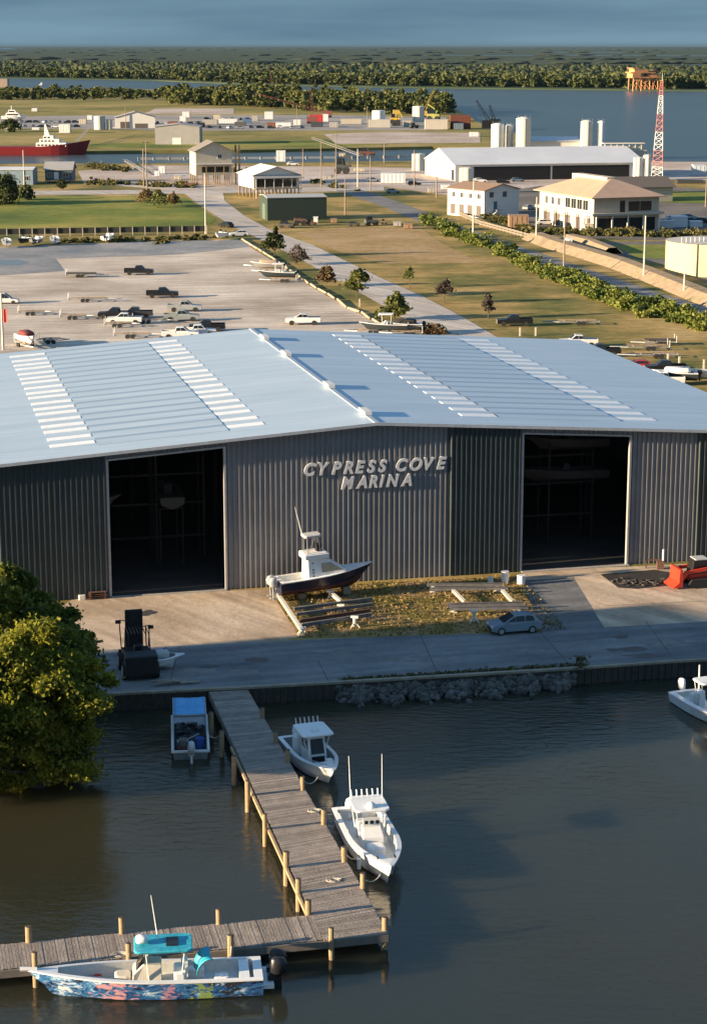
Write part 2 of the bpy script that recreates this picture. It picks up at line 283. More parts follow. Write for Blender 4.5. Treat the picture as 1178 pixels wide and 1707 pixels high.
# ------------------------------------------------------------------ vegetation
def rnd_rot(n):
    q = RNG.normal(size=(n, 4)); q /= np.linalg.norm(q, axis=1)[:, None]; w, x, y, z = q.T
    return np.stack([np.stack([1-2*(y*y+z*z), 2*(x*y-z*w), 2*(x*z+y*w)], 1), np.stack([2*(x*y+z*w), 1-2*(x*x+z*z), 2*(y*z-x*w)], 1), np.stack([2*(x*z-y*w), 2*(y*z+x*w), 1-2*(x*x+y*y)], 1)], 1)
Q0 = np.array([(-.5, -.32, 0), (.5, -.32, .08), (.5, .32, 0), (-.5, .32, .08)])
def leaves(centers, size, jitter=.35):
    n = len(centers); M = rnd_rot(n); s = size*(1-jitter+2*jitter*RNG.random(n)); return np.einsum('nij,kj->nki', M, Q0)*s[:, None, None]+centers[:, None, :]
def crown_pts(rx, ry, rz, nclump, nleaf, clump_r, flat=0.0, bottom=-1.0):
    d = RNG.normal(size=(nclump, 3)); d /= np.linalg.norm(d, axis=1)[:, None]; d[:, 2] = np.maximum(d[:, 2], bottom)
    rad = .45+.55*RNG.random(nclump)**.5
    # a lumpy outline: radius varies slowly with direction
    lob = 1+.16*np.sin(3*np.arctan2(d[:, 1], d[:, 0])+RNG.random()*6)+.12*np.sin(5*d[:, 2]+RNG.random()*6)
    cc = d*(rad*lob)[:, None]*np.array([rx, ry, rz]); cs = clump_r*(.6+.8*RNG.random(nclump))
    idx = np.repeat(np.arange(nclump), nleaf); g = RNG.normal(size=(len(idx), 3)); g /= (np.linalg.norm(g, axis=1)[:, None]+1e-6)
    g *= (RNG.random(len(idx))**.45*np.where(RNG.random(len(idx)) < .12, 1.7, 1.0))[:, None]*np.array([1, 1, .62]); return cc[idx]+g*cs[idx][:, None]
def trunk_mb(h, r, cr, limbs=6):
    mb = MB(); p = Vector((0, 0, -.1)); q = None; rr_ = r
    for k in range(3):
        q = p+Vector((random.uniform(-.05, .05)*h, random.uniform(-.05, .05)*h, h*.3)); mb.cyl(p, q, rr_, rr_*.72, 7, k == 0); p = q; rr_ *= .72
        for j in range(limbs//3+1):
            a = random.uniform(0, 6.28); mb.cyl(p, p+Vector((math.cos(a)*cr*.6, math.sin(a)*cr*.6, h*random.uniform(.1, .28))), rr_*.5, rr_*.15, 5, False)
    return mb
LM = {'olive': leafmat('olive_leaves', (.05, .07, .016), (.19, .19, .045)), 'dark': leafmat('dark_leaves', (.028, .042, .014), (.085, .10, .03)),
      'bright': leafmat('bright_leaves', (.05, .075, .012), (.16, .17, .03)), 'brown': leafmat('brown_leaves', (.07, .05, .025), (.20, .13, .05)),
      'grey': leafmat('dry_leaves', (.06, .05, .04), (.13, .10, .07))}
def tree(name, label, px, py, h, wd, kind, group=None, n=900, leaf=.45, clear=.18, cat='tree', ncl=26):
    t_ = thing(name, label, cat, P(px, py), random.uniform(0, 6), group)
    trunk_mb(h*.75, max(.06, h*.022), wd*.4).build('trunk', BARK, t_)
    ch = h*(1-clear)/2; cp = crown_pts(wd/2*.85, wd/2*.85, ch*.9, ncl, n//ncl, wd*.17, bottom=-.8); cp[:, 2] += h-ch
    cp[:, 2] = np.maximum(cp[:, 2], .1)
    taper = np.clip(1.25-.75*(cp[:, 2]-(h-2*ch))/(2*ch), .35, 1.2); cp[:, 0] *= taper; cp[:, 1] *= taper
    quads_mesh('crown', leaves(cp, leaf), LM[kind], t_); return t_
roadside = 'trees along the verge between the lot and the road'
tree('conifer', 'tall narrow dark green tree at the top of the verge beside the gravel lot', 458, 428, 6.8, 5.0, 'dark', roadside, 1600)
tree('small_tree', 'leafless grey brown tree just right of the tall narrow dark tree on the verge', 496, 441, 4.2, 5.0, 'grey', roadside, 700, .35)
tree('small_tree', 'round orange brown tree on the verge beside the pale road', 544, 478, 4.2, 4.0, 'brown', roadside, 1100, .35)
tree('broadleaf_tree', 'wide pyramid shaped green tree in the middle of the verge', 595, 496, 5.6, 5.6, 'olive', roadside, 2000, .4)
tree('broadleaf_tree', 'low rounded green tree nearest the marina roof on the verge', 657, 533, 4.4, 5.6, 'olive', roadside, 2000, .38, .1)
tree('bush', 'low yellow brown bush beside the boat trailers behind the roof', 722, 557, 1.5, 5, 'brown', None, 900, .3, .0, 'bush')
tree('field_tree', 'dark brown round tree standing alone in the grass field', 741, 506, 4.2, 3.7, 'grey', 'lone trees in the grass field', 1100, .32, .35)
tree('field_tree', 'thin dark tree beside the black pickup in the grass field', 813, 531, 4.4, 2.7, 'grey', 'lone trees in the grass field', 800, .3, .25)
tree('field_tree', 'pale sparse sapling in the middle of the grass field', 683, 480, 4.0, 2.6, 'olive', 'lone trees in the grass field', 260, .3, .4)
tree('bush', 'large dark evergreen bush at the left edge beyond the lawn', 8, 340, 8.5, 15, 'dark', None, 3500, .7, .0, 'bush', 50)
tree('bush', 'small dark bush right of the large evergreen bush at the left edge', 44, 333, 4.5, 6, 'dark', None, 900, .6, .0, 'bush')
for i, (x, y, h, w, k, lb) in enumerate([(245, 338, 4.0, 6, 'brown', 'leftmost brown scrub tree of the clump on the lawn corner'), (264, 346, 5, 6.5, 'olive', 'tallest green brown scrub tree in the clump on the lawn corner'), (290, 343, 3.6, 5.5, 'brown', 'rightmost brown scrub tree of the clump on the lawn corner'), (104, 317, 3.6, 4, 'dark', 'small dark shrub in front of the blue grey cabin')]):
    tree('scrub_tree', lb, x, y, h, w, k, 'scrub trees beyond the lawn', 700, .45, .1)
for x, y, h, w, k, lb in [(128, 262, 5, 16, 'olive', None), (18, 220, 7, 13, 'dark', 'round dark tree on the bank left of the red ship')]:
    if lb: tree('round_tree', lb, x, y, h, w, k, None, 800, 1.1, .0)
# big tree over the water on the left and the darker one behind it
BIG = leafmat('cypress_leaves', (.07, .10, .012), (.36, .34, .04), .5, .5)
BIGD = leafmat('cypress_leaves_shade_tone', (.045, .075, .014), (.22, .23, .03), .5, .45)  # darker copy of the leaves, with shade put into the colour
def bigtree(loc, h, rx, ry, label, m, ncl, nl, leaf):
    t_ = thing('cypress_tree', label, 'tree', loc, 0)
    mb = MB(); mb.cyl((0, 0, -1.5), (.2, 0, h*.45), .75, .42, 10); mb.cyl((.2, 0, h*.45), (0, .3, h*.85), .42, .12, 8)
    for k in range(26):
        a = random.uniform(0, 6.28); z = random.uniform(.08, .8)*h; l = random.uniform(.55, .9)*rx*(1-.5*z/h); p0 = Vector((.1, 0, z)); p1 = p0+Vector((math.cos(a)*l, math.sin(a)*l, l*.25)); mb.cyl(p0, p1, .14, .04, 6, False)
        for q in range(3):
            b_ = a+random.uniform(-.8, .8); pm = p0.lerp(p1, random.uniform(.4, .9)); mb.cyl(pm, pm+Vector((math.cos(b_)*1.6, math.sin(b_)*1.6, .5)), .05, .02, 4, False)
    mb.build('trunk', BARK, t_)
    ch = h*.5; cp = crown_pts(rx, ry, ch, ncl, nl, .95); tp = np.clip(1.1-.5*((cp[:, 2]+ch)/(2*ch))**2.2, .3, 1.15); cp[:, 0] *= tp; cp[:, 1] *= tp; cp[:, 2] += h*.53
    cp[:, 2] = np.where(cp[:, 2] < .5, .5+RNG.random(len(cp))*1.5, cp[:, 2])
    quads_mesh('crown', leaves(cp, leaf), m, t_); return t_
bigtree((-20.2, 119.6, WZ), 10.6, 4.4, 4.4, 'large yellow green tree leaning over the water at the left edge', BIG, 200, 360, .22)
bigtree((-24.4, 117.5, WZ), 9.6, 3.8, 3.6, 'lower yellow green tree cut off by the left edge of the picture', BIG, 150, 280, .24)
bigtree((-23.2, 126.2, WZ), 12.0, 6.4, 4.8, 'darker green tree behind the yellow green one against the grey hall', BIGD, 300, 260, .28)

def lumps(name, pts, rmin, rmax, hmul, m, label, cat, jit=.28):        # many small canopy lumps as one mesh
    import bmesh
    bm = bmesh.new(); bmesh.ops.create_icosphere(bm, subdivisions=2, radius=1); bv = np.array([v.co[:] for v in bm.verts]); bf = np.array([[v.index for v in f.verts] for f in bm.faces]); bm.free()
    n = len(pts); nv = len(bv); r = rmin+(rmax-rmin)*RNG.random(n); sc = np.stack([r, r, r*hmul*(.75+.5*RNG.random(n))], 1)
    V = bv[None]*(1+jit*RNG.normal(size=(n, nv, 1)))*sc[:, None, :]; V[:, :, 2] += sc[:, None, 2]*.75; V += np.array(pts)[:, None, :]; V[:, :, 2] = np.maximum(V[:, :, 2], -.5)
    F = (bf[None]+(np.arange(n)*nv)[:, None, None]).reshape(-1)
    me = bpy.data.meshes.new(name); me.vertices.add(n*nv); me.vertices.foreach_set('co', V.astype(np.float32).ravel()); me.loops.add(len(F)); me.loops.foreach_set('vertex_index', F.astype(np.int32))
    me.polygons.add(len(F)//3); me.polygons.foreach_set('loop_start', np.arange(0, len(F), 3, dtype=np.int32)); me.update(calc_edges=True); me.materials.append(m)
    o = bpy.data.objects.new(name, me); C.objects.link(o); return tag(o, label, cat, kind='stuff')
def interp(tab, x):
    # table lookup
    return float(np.interp(x, [a for a, _ in tab], [b for _, b in tab]))
FORM = leafmat('far_forest_leaves', (.03, .042, .016), (.085, .095, .032), .02, .1)
shore = [(-200, 124), (0, 128.5), (250, 132.5), (420, 139.3), (620, 143), (850, 146), (1178, 149.5), (1400, 152)]
pts = []
for i in range(9500):
    x = random.uniform(-60, 1240); y0 = interp(shore, x)-.6; p0 = P(x, y0); f_ = random.random()**1.5
    dd = p0.y+120+f_*1200; s_ = dd/p0.y; q = Vector((p0.x*s_, dd, 0))
    pts.append((q.x, q.y, 0))
fr = []
for i in range(1500):
    x = random.uniform(-60, 1240); p0 = P(x, interp(shore, x)-.6); dd = p0.y+5+random.random()**1.3*230; h_ = random.uniform(6, 14); k_ = crown_pts(h_*.42, h_*.42, h_*.5, 8, 15, h_*.22, bottom=-.7); k_[:, 2] += h_*.5; fr.append(k_+np.array([p0.x*dd/p0.y, dd, 0]))
tag(quads_mesh('forest_edge', leaves(np.concatenate(fr), 2.6), leafmat('forest_edge_leaves', (.04, .058, .018), (.115, .13, .038), .02, .15)), 'lighter green front row of trees along the far river bank', 'forest', kind='stuff')  # leaf colours lighter than the belt behind
lumps('far_forest', pts, 4, 7, .95, FORM, 'wide belt of dark green forest on the far river bank', 'forest')
pts = []
for i in range(420):
    dd = random.choice([5000, 6400, 8600, 12000, 17000, 24000])*random.uniform(.97, 1.03); x = random.uniform(-.2, .2)*dd*1.0
    if math.sin(x*.0011+dd*.7)+math.sin(x*.004+dd) < -.2: continue
    pts.append((x, dd, 0))
lumps('marsh_thicket', pts, 16, 40, .10, mat('thicket', (.012, .022, .012), 1), 'thin dark tree lines scattered over the flat marsh to the horizon', 'woodland')
MIDF = leafmat('mid_wood_leaves', (.04, .058, .016), (.15, .16, .042), .03, .15)
cp = []
def midtree(x, y, h):
    p_ = P(x, y); k = crown_pts(h*.44, h*.44, h*.5, 10, 44, h*.18, bottom=-.6); k[:, 2] += h*.52; cp.append(k+np.array([p_.x, p_.y, 0]))
for i in range(420):
    x = random.uniform(280, 745); y = random.uniform(interp([(280, 166), (400, 160), (500, 166), (600, 170), (745, 182)], x), interp([(280, 175), (400, 178), (500, 186), (600, 190), (745, 192)], x)); midtree(x, y, random.uniform(6, 13))
for i in range(160): midtree(random.uniform(-20, 290), random.uniform(157, 167), random.uniform(4, 8.5))
c_ = np.concatenate(cp); o = quads_mesh('wood', leaves(c_, 1.5), MIDF); tag(o, 'green wood and scrub between the near yards and the river', 'woodland', kind='stuff')
# shrub hedge between field and back road
cp = []
for i in range(330):
    f_ = random.random(); cx = 700+f_*500; cy = interp([(700, 366), (760, 392), (830, 420), (900, 452), (960, 478), (1060, 512), (1178, 545), (1200, 550)], cx)+random.uniform(-1, 1)*interp([(700, 6), (900, 9), (1050, 14), (1178, 10)], cx)
    h = random.choice([.5, .8, 1.0, 1.3, 1.7, 2.5])*random.uniform(.8, 1.1); p_ = P(cx, cy); k = crown_pts(h*.8, h*.8, h*.55, 8, 24, h*.32, bottom=-.3); k[:, 2] = np.abs(k[:, 2]+h*.4); cp.append(k+np.array([p_.x, p_.y, 0]))
o = quads_mesh('hedge', leaves(np.concatenate(cp), .42), leafmat('hedge_leaves', (.06, .10, .018), (.24, .26, .05), .12, .3)); tag(o, 'overgrown green shrub belt between the grass field and the back road', 'hedge', kind='stuff')
cp = []
for (x0, y0, x1, y1, n_, h) in [(760, 345, 900, 392, 90, 1.6), (870, 388, 1250, 397, 160, 1.7), (90, 404, 345, 398, 70, .8), (150, 306, 330, 312, 50, 1.6), (500, 300, 600, 320, 14, 1.2), (260, 405, 380, 396, 20, .6), (380, 286, 470, 292, 24, 1.5), (150, 280, 215, 285, 26, 2.2)]:
    for i in range(n_):
        f_ = random.random(); p_ = P(x0+(x1-x0)*f_, y0+(y1-y0)*f_+random.uniform(-2.5, 2.5)); hh = h*random.uniform(.5, 1.3); k = crown_pts(hh*.9, hh*.9, hh*.5, 6, 18, hh*.35, bottom=-.3); k[:, 2] = np.abs(k[:, 2]+hh*.3); cp.append(k+np.array([p_.x, p_.y, 0]))
o = quads_mesh('scrub', leaves(np.concatenate(cp), .5), leafmat('scrub_leaves', (.06, .075, .02), (.20, .17, .06), .1, .3)); tag(o, 'low green and straw coloured scrub along fences and ditches', 'scrub', kind='stuff')
# rough grass around the boat racks
gp = [(452, 984), (620, 972), (712, 968), (866, 960), (945, 1050), (600, 1062), (500, 1064)]
sheet('rack_lawn', gp, .010, groundmat('rack_grass', [(.10, .095, .025), (.22, .17, .045), (.32, .20, .09), (.36, .24, .14)], .25, 2.2, fine=.35))
gw = [P(a, b_) for a, b_ in gp]
def inpoly(x, y, poly):
    c = False; n = len(poly)
    for i in range(n):
        a, b_ = poly[i], poly[(i+1) % n]
        if (a.y > y) != (b_.y > y) and x < (b_.x-a.x)*(y-a.y)/(b_.y-a.y)+a.x: c = not c
    return c
gl = []
x0, x1 = min(p.x for p in gw), max(p.x for p in gw); y0, y1 = min(p.y for p in gw), max(p.y for p in gw)
while len(gl) < 6000:
    x = random.uniform(x0, x1); y = random.uniform(y0, y1)
    if inpoly(x, y, gw): gl.append((x, y, random.uniform(.02, .16)))
o = quads_mesh('grass_tufts', leaves(np.array(gl), .15), leafmat('tuft_leaves', (.10, .09, .02), (.32, .23, .09), .4, .3)); tag(o, 'rough yellowing grass between the boat racks', 'grass', kind='stuff')

# ------------------------------------------------------------------ marina hall
A = math.atan(804/math.hypot(FOC, 778.5)); O0 = P(625, 967)
H0 = 13.9; SL = .066; HW = 38.7; LEN = 57.5
hall = thing('storage_hall', 'long grey corrugated boat storage hall with pale blue metal roof and two big openings', 'boat shed', O0, A)
def hz(u): return H0-SL*abs(u)
WALLM = mat('ribbed_wall_steel', (.20, .198, .205), .48, .2, .18, .25, col2=(.28, .275, .28)); LEAFM = mat('ribbed_door_steel', (.04, .055, .06), .45, .2, .2, .4)
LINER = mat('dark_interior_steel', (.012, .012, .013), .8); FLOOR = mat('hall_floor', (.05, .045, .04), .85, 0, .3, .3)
def corr(mb, u0, u1, v, d, z0f, z1f, pitch=.45):
    n = int(round((u1-u0)/pitch)); pitch = (u1-u0)/n; prof = []
    for i in range(n):
        a = u0+i*pitch; prof += [(a, 0), (a+pitch*.46, 0), (a+pitch*.58, -d), (a+pitch*.84, -d), (a+pitch*.96, 0)]
    prof.append((u1, 0)); vs = []; fs = []
    for i, (u, w) in enumerate(prof):
        vs += [(u, v+w, z0f(u)), (u, v+w, z1f(u))]
        if i: k = 2*i; fs.append((k-2, k, k+1, k-1))
    mb.add(vs, fs)
D1 = (-22.8, -13.0); D2 = (13.1, 23.0); GAP = .42; top = lambda u: hz(u)-.12; zero = lambda u: 0.0
mb = MB()
for a, b_ in ((-HW, D1[0]), (D1[1], -.001), (0.001, D2[0]), (D2[1], HW)): corr(mb, a, b_, 0, .14, zero, top)
for a, b_ in (D1, D2): corr(mb, a, b_, 0, .10, lambda u: hz(u)-.75, top)
mb.build('front_wall', WALLM, hall)
mb = MB()
for a, b_ in ((-HW, HW),): corr(mb, a, b_, LEN, .1, zero, top, .9)
mb.build('back_wall', WALLM, hall)
for s in (-1, 1):
    MB().b2(s*HW-.05, s*HW+.05, .06, LEN-.06, 0, hz(HW)-.12).build('side_wall', WALLM, hall)
for (a, b_) in ((-32.0, -22.95), (6.4, 12.95), (29.2, 36.6)):       # sliding door leaves hung outside the wall
    mb = MB(); corr(mb, a, b_, -.16, .12, lambda u: .05, lambda u: hz(u)-.3)
    mb.b2(a, a+.06, -.15, -.02, .05, hz(a)-.3); mb.b2(b_-.06, b_, -.15, -.02, .05, hz(b_)-.3); mb.build('sliding_door', LEAFM, hall)
TRIM = mat('pale_trim', (.42, .42, .42), .5, .3)
for a, b_ in (D1, D2):
    for u in (a, b_): MB().b2(u-.09, u+.09, -.2, .15, 0, hz(u)-.66).build('door_jamb', TRIM, hall)
    MB().beam((a+.1, -.12, hz(a)-.70), (b_-.1, -.12, hz(b_)-.70), .16, .14).build('door_header', TRIM, hall)
# roof: two slopes with overhang, subtle seams as real steps
RM = bpy.data.materials.new('roof_metal'); RM.use_nodes = True; N = RM.node_tree.nodes; L = RM.node_tree.links; b = N['Principled BSDF']
t = N.new('ShaderNodeTexCoord'); n = N.new('ShaderNodeTexNoise'); n.inputs['Scale'].default_value = .12; n.inputs['Detail'].default_value = 6; L.new(t.outputs['Object'], n.inputs['Vector'])
mpp = N.new('ShaderNodeMapping'); mpp.inputs['Scale'].default_value = (.6, 7, 1); L.new(t.outputs['Object'], mpp.inputs['Vector']); L.new(mpp.outputs[0], n.inputs['Vector']); n.inputs['Roughness'].default_value = .7
r = N.new('ShaderNodeValToRGB'); r.color_ramp.elements[0].position = .3; r.color_ramp.elements[1].position = .7; r.color_ramp.elements[0].color = (.42, .53, .62, 1); r.color_ramp.elements[1].color = (.56, .67, .75, 1); L.new(n.outputs['Fac'], r.inputs['Fac']); L.new(r.outputs['Color'], b.inputs['Base Color'])
b.inputs['Metallic'].default_value = .25; b.inputs['Roughness'].default_value = .45
w_ = N.new('ShaderNodeTexWave'); w_.bands_direction = 'Y'; w_.inputs['Scale'].default_value = 1.05; L.new(t.outputs['Object'], w_.inputs['Vector'])
bp = N.new('ShaderNodeBump'); bp.inputs['Strength'].default_value = .35; bp.inputs['Distance'].default_value = .03; L.new(w_.outputs['Fac'], bp.inputs['Height']); L.new(bp.outputs[0], b.inputs['Normal'])
def banded(src):  # shading of the roof sheets put into the colour as repeating darker bands
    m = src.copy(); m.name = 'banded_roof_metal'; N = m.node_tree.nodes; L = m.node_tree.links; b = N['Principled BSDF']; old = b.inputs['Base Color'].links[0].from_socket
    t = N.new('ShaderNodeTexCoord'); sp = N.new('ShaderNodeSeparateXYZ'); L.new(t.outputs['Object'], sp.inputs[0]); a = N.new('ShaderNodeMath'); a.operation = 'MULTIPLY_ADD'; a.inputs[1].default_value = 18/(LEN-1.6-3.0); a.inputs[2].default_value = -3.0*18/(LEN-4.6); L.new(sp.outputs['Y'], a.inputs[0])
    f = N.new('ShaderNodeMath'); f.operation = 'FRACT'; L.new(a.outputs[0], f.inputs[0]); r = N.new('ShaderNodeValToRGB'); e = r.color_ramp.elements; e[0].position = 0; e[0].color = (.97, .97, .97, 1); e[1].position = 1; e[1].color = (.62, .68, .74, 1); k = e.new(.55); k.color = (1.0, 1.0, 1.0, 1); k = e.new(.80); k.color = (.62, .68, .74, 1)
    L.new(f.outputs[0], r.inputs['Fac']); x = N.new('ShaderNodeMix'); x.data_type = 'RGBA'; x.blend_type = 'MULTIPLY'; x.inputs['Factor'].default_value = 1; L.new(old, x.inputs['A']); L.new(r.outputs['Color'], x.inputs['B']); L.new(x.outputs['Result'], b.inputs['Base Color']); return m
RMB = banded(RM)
NP = 18; VP0 = 3.0; VP1 = LEN-1.6; PITV = (VP1-VP0)/NP
for s in (-1, 1):
    mb = MB(); E_ = HW+.5; z0 = hz(E_)
    vs = [(0, -.6, H0), (s*E_, -.6, z0), (s*E_, LEN+.6, z0), (0, LEN+.6, H0)]; lo = [(x, y, z-.1) for x, y, z in vs]
    q = vs+lo; f = [(0, 1, 2, 3), (4, 7, 6, 5), (0, 4, 5, 1), (1, 5, 6, 2), (2, 6, 7, 3)]
    if s < 0: f = [tuple(reversed(k)) for k in f]
    mb.add(q, f); mb.build('roof', RM, hall)
    # undulating long sheets between the two skylight rows
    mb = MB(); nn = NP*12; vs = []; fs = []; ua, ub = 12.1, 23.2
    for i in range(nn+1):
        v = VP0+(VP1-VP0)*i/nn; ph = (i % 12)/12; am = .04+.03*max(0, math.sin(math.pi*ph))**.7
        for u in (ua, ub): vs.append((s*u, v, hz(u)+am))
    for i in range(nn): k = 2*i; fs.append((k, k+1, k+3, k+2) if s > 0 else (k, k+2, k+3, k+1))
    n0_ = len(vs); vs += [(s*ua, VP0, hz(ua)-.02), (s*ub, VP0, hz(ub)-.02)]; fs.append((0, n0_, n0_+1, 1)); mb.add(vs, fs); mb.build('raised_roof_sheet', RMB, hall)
    for (ua, ub) in ((8.8, 12.0), (23.3, 27.0)):
        for i in range(NP):
            v = VP0+(i+.32)*PITV+(.35 if i % 3 == 2 else 0); w = 1.25; zc = .035
            MB().add([(s*ua, v, hz(ua)+zc), (s*ub, v, hz(ub)+zc), (s*ub, v+w, hz(ub)+zc), (s*ua, v+w, hz(ua)+zc), (s*ua, v, hz(ua)-.01), (s*ub, v, hz(ub)-.01), (s*ub, v+w, hz(ub)-.01), (s*ua, v+w, hz(ua)-.01)],
                     [(0, 1, 2, 3) if s > 0 else (3, 2, 1, 0), (0, 4, 5, 1), (1, 5, 6, 2), (2, 6, 7, 3), (3, 7, 4, 0)]).build('skylight', mat('skylight_sheet', (.88, .89, .88), .35), hall)
mb = MB(); mb.beam((0, -.62, H0+.03), (0, LEN+.62, H0+.03), .4, .08); mb.build('ridge_cap', mat('ridge_metal', (.38, .44, .50), .5, .3), hall)
mb = MB()
for s in (-1, 1): mb.beam((0, -.66, H0-.06), (s*(HW+.55), -.66, hz(HW+.55)-.06), .08, .26)
mb.build('gable_trim', mat('roof_trim', (.6, .62, .64), .4, .3), hall)
for v0 in (3.3, 17.6, 37.6, 49.6):
    mb = MB(); mb.prism([(0, 0), (2.5, 0), (2.4, .32), (.1, .32)], lambda x, z: .32 if z > .3 else .30)
    o = mb.build('ridge_vent', mat('vent_paint', (.58, .58, .56), .5), hall, loc=(0, v0-.8, H0+.1), rz=math.pi/2)
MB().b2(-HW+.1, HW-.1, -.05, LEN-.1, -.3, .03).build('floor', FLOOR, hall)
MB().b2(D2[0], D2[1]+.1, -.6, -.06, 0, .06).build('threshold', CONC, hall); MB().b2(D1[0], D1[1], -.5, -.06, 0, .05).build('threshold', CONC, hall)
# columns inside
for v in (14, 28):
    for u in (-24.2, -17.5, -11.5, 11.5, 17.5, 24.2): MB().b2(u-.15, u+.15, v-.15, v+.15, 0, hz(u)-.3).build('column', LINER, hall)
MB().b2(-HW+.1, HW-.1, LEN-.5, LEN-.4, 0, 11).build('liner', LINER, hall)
# wall letters
def letters(parent, word, uc, width, zb, h, m):
    ws = []; gap = .14*h
    for ch in word:
        if ch == ' ': ws.append((None, .55*h)); continue
        cu = bpy.data.curves.new('letter', 'FONT'); cu.body = ch; cu.size = h/.70; cu.extrude = .05; cu.offset = .062; cu.shear = .28; cu.space_character = 1
        ob = bpy.data.objects.new('letter', cu); C.objects.link(ob); bpy.context.view_layer.update()
        me = bpy.data.meshes.new_from_object(ob.evaluated_get(bpy.context.evaluated_depsgraph_get())); bpy.data.objects.remove(ob)
        xs = [v.co.x for v in me.vertices]; x0 = min(xs); wd = max(xs)-x0
        for v in me.vertices: v.co.x -= x0
        ws.append((me, wd))
    tot = sum(w for _, w in ws)+gap*(len(ws)-1); k = width/tot; x = uc-width/2
    for me, wd in ws:
        if me:
            me.materials.clear(); me.materials.append(m); o = bpy.data.objects.new('letter', me); C.objects.link(o); o.parent = parent
            o.rotation_euler = (math.pi/2, 0, 0); o.location = (x, 0, zb); o.scale = (k, 1, 1)
        x += (wd+gap)*k
sign = thing('wall_sign', 'white slanted capital letters reading CYPRESS COVE MARINA on the grey hall', 'sign', O0-Vector((-math.sin(A), math.cos(A), 0))*.24, A)
LET = mat('weathered_white_letters', (.55, .55, .55), .7, 0, .35, 2.2, col2=(.85, .85, .84), detail=8)
letters(sign, 'CYPRESS COVE', 0.0, 12.5, 9.62, 1.0, LET); letters(sign, 'MARINA', 0.05, 6.2, 8.30, 1.0, LET)

# unseen hall, added left of the picture to shadow the quay
def shed(name, label, cat, p0, rz, w, d, h, rise, wallm, roofm, ridge='x', stilts=0, over=.4, group=None, hip=0, loc=None):
    t_ = thing(name, label, cat, loc if loc is not None else p0, rz, group); z0 = stilts
    mb = MB()
    if ridge == 'x':
        vs = [(0, 0, z0), (w, 0, z0), (w, d, z0), (0, d, z0), (0, 0, h), (w, 0, h), (w, d, h), (0, d, h), (0, d/2, h+rise), (w, d/2, h+rise)]
        if hip: mb.add(vs[:8], [(0, 3, 2, 1), (0, 1, 5, 4), (1, 2, 6, 5), (2, 3, 7, 6), (3, 0, 4, 7), (4, 5, 6, 7)])
        else: mb.add(vs, [(0, 3, 2, 1), (0, 1, 5, 4), (1, 2, 6, 9, 5), (2, 3, 7, 6), (3, 0, 4, 8, 7)])
    else:
        vs = [(0, 0, z0), (w, 0, z0), (w, d, z0), (0, d, z0), (0, 0, h), (w, 0, h), (w, d, h), (0, d, h), (w/2, 0, h+rise), (w/2, d, h+rise)]
        if hip: mb.add(vs[:8], [(0, 3, 2, 1), (0, 1, 5, 4), (1, 2, 6, 5), (2, 3, 7, 6), (3, 0, 4, 7), (4, 5, 6, 7)])
        else: mb.add(vs, [(0, 3, 2, 1), (0, 1, 5, 8, 4), (1, 2, 6, 5), (2, 3, 7, 9, 6), (3, 0, 4, 7)])
    mb.build('wall', wallm, t_)
    mb = MB(); o_ = over; th = .15
    def slab(q):
        lo = [(x, y, z-th) for x, y, z in q]; n = len(q); up = [(x, y, z+.02) for x, y, z in q]
        mb.add(up+lo, [tuple(range(n)), tuple(range(2*n-1, n-1, -1))]+[(i, n+i, n+(i+1) % n, (i+1) % n) for i in range(n)])
    if ridge == 'x':
        dz = rise*o_/(d/2); zr = h+rise+.02; ze = h-dz+.02; hp = hip*d/2
        slab([(-o_, -o_, ze), (w+o_, -o_, ze), (w+o_-hp-(o_ if hip else 0), d/2, zr), (-o_+hp+(o_ if hip else 0), d/2, zr)]); slab([(w+o_, d+o_, ze), (-o_, d+o_, ze), (-o_+hp+(o_ if hip else 0), d/2, zr), (w+o_-hp-(o_ if hip else 0), d/2, zr)])
        if hip: slab([(w+o_, -o_, ze), (w+o_, d+o_, ze), (w-hp, d/2, zr)]); slab([(-o_, d+o_, ze), (-o_, -o_, ze), (hp, d/2, zr)])
    else:
        dz = rise*o_/(w/2); zr = h+rise+.02; ze = h-dz+.02; hp = hip*w/2; oo = o_ if hip else 0
        slab([(w+o_, -o_, ze), (w+o_, d+o_, ze), (w/2, d+o_-hp-oo, zr), (w/2, -o_+hp+oo, zr)]); slab([(-o_, d+o_, ze), (-o_, -o_, ze), (w/2, -o_+hp+oo, zr), (w/2, d+o_-hp-oo, zr)])
        if hip: slab([(-o_, -o_, ze), (w+o_, -o_, ze), (w/2, hp, zr)]); slab([(w+o_, d+o_, ze), (-o_, d+o_, ze), (w/2, d-hp, zr)])
    mb.build('roof', roofm, t_)
    if stilts:
        for i in range(max(2, int(w//3.5))+1):
            for j in range(max(2, int(d//4))+1):
                k = max(2, int(w//3.5)); l = max(2, int(d//4)); MB().b2(.2+(w-.4)*i/k-.15, .2+(w-.4)*i/k+.15, .2+(d-.4)*j/l-.15, .2+(d-.4)*j/l+.15, 0, z0).build('stilt', WOODP, t_)
    return t_
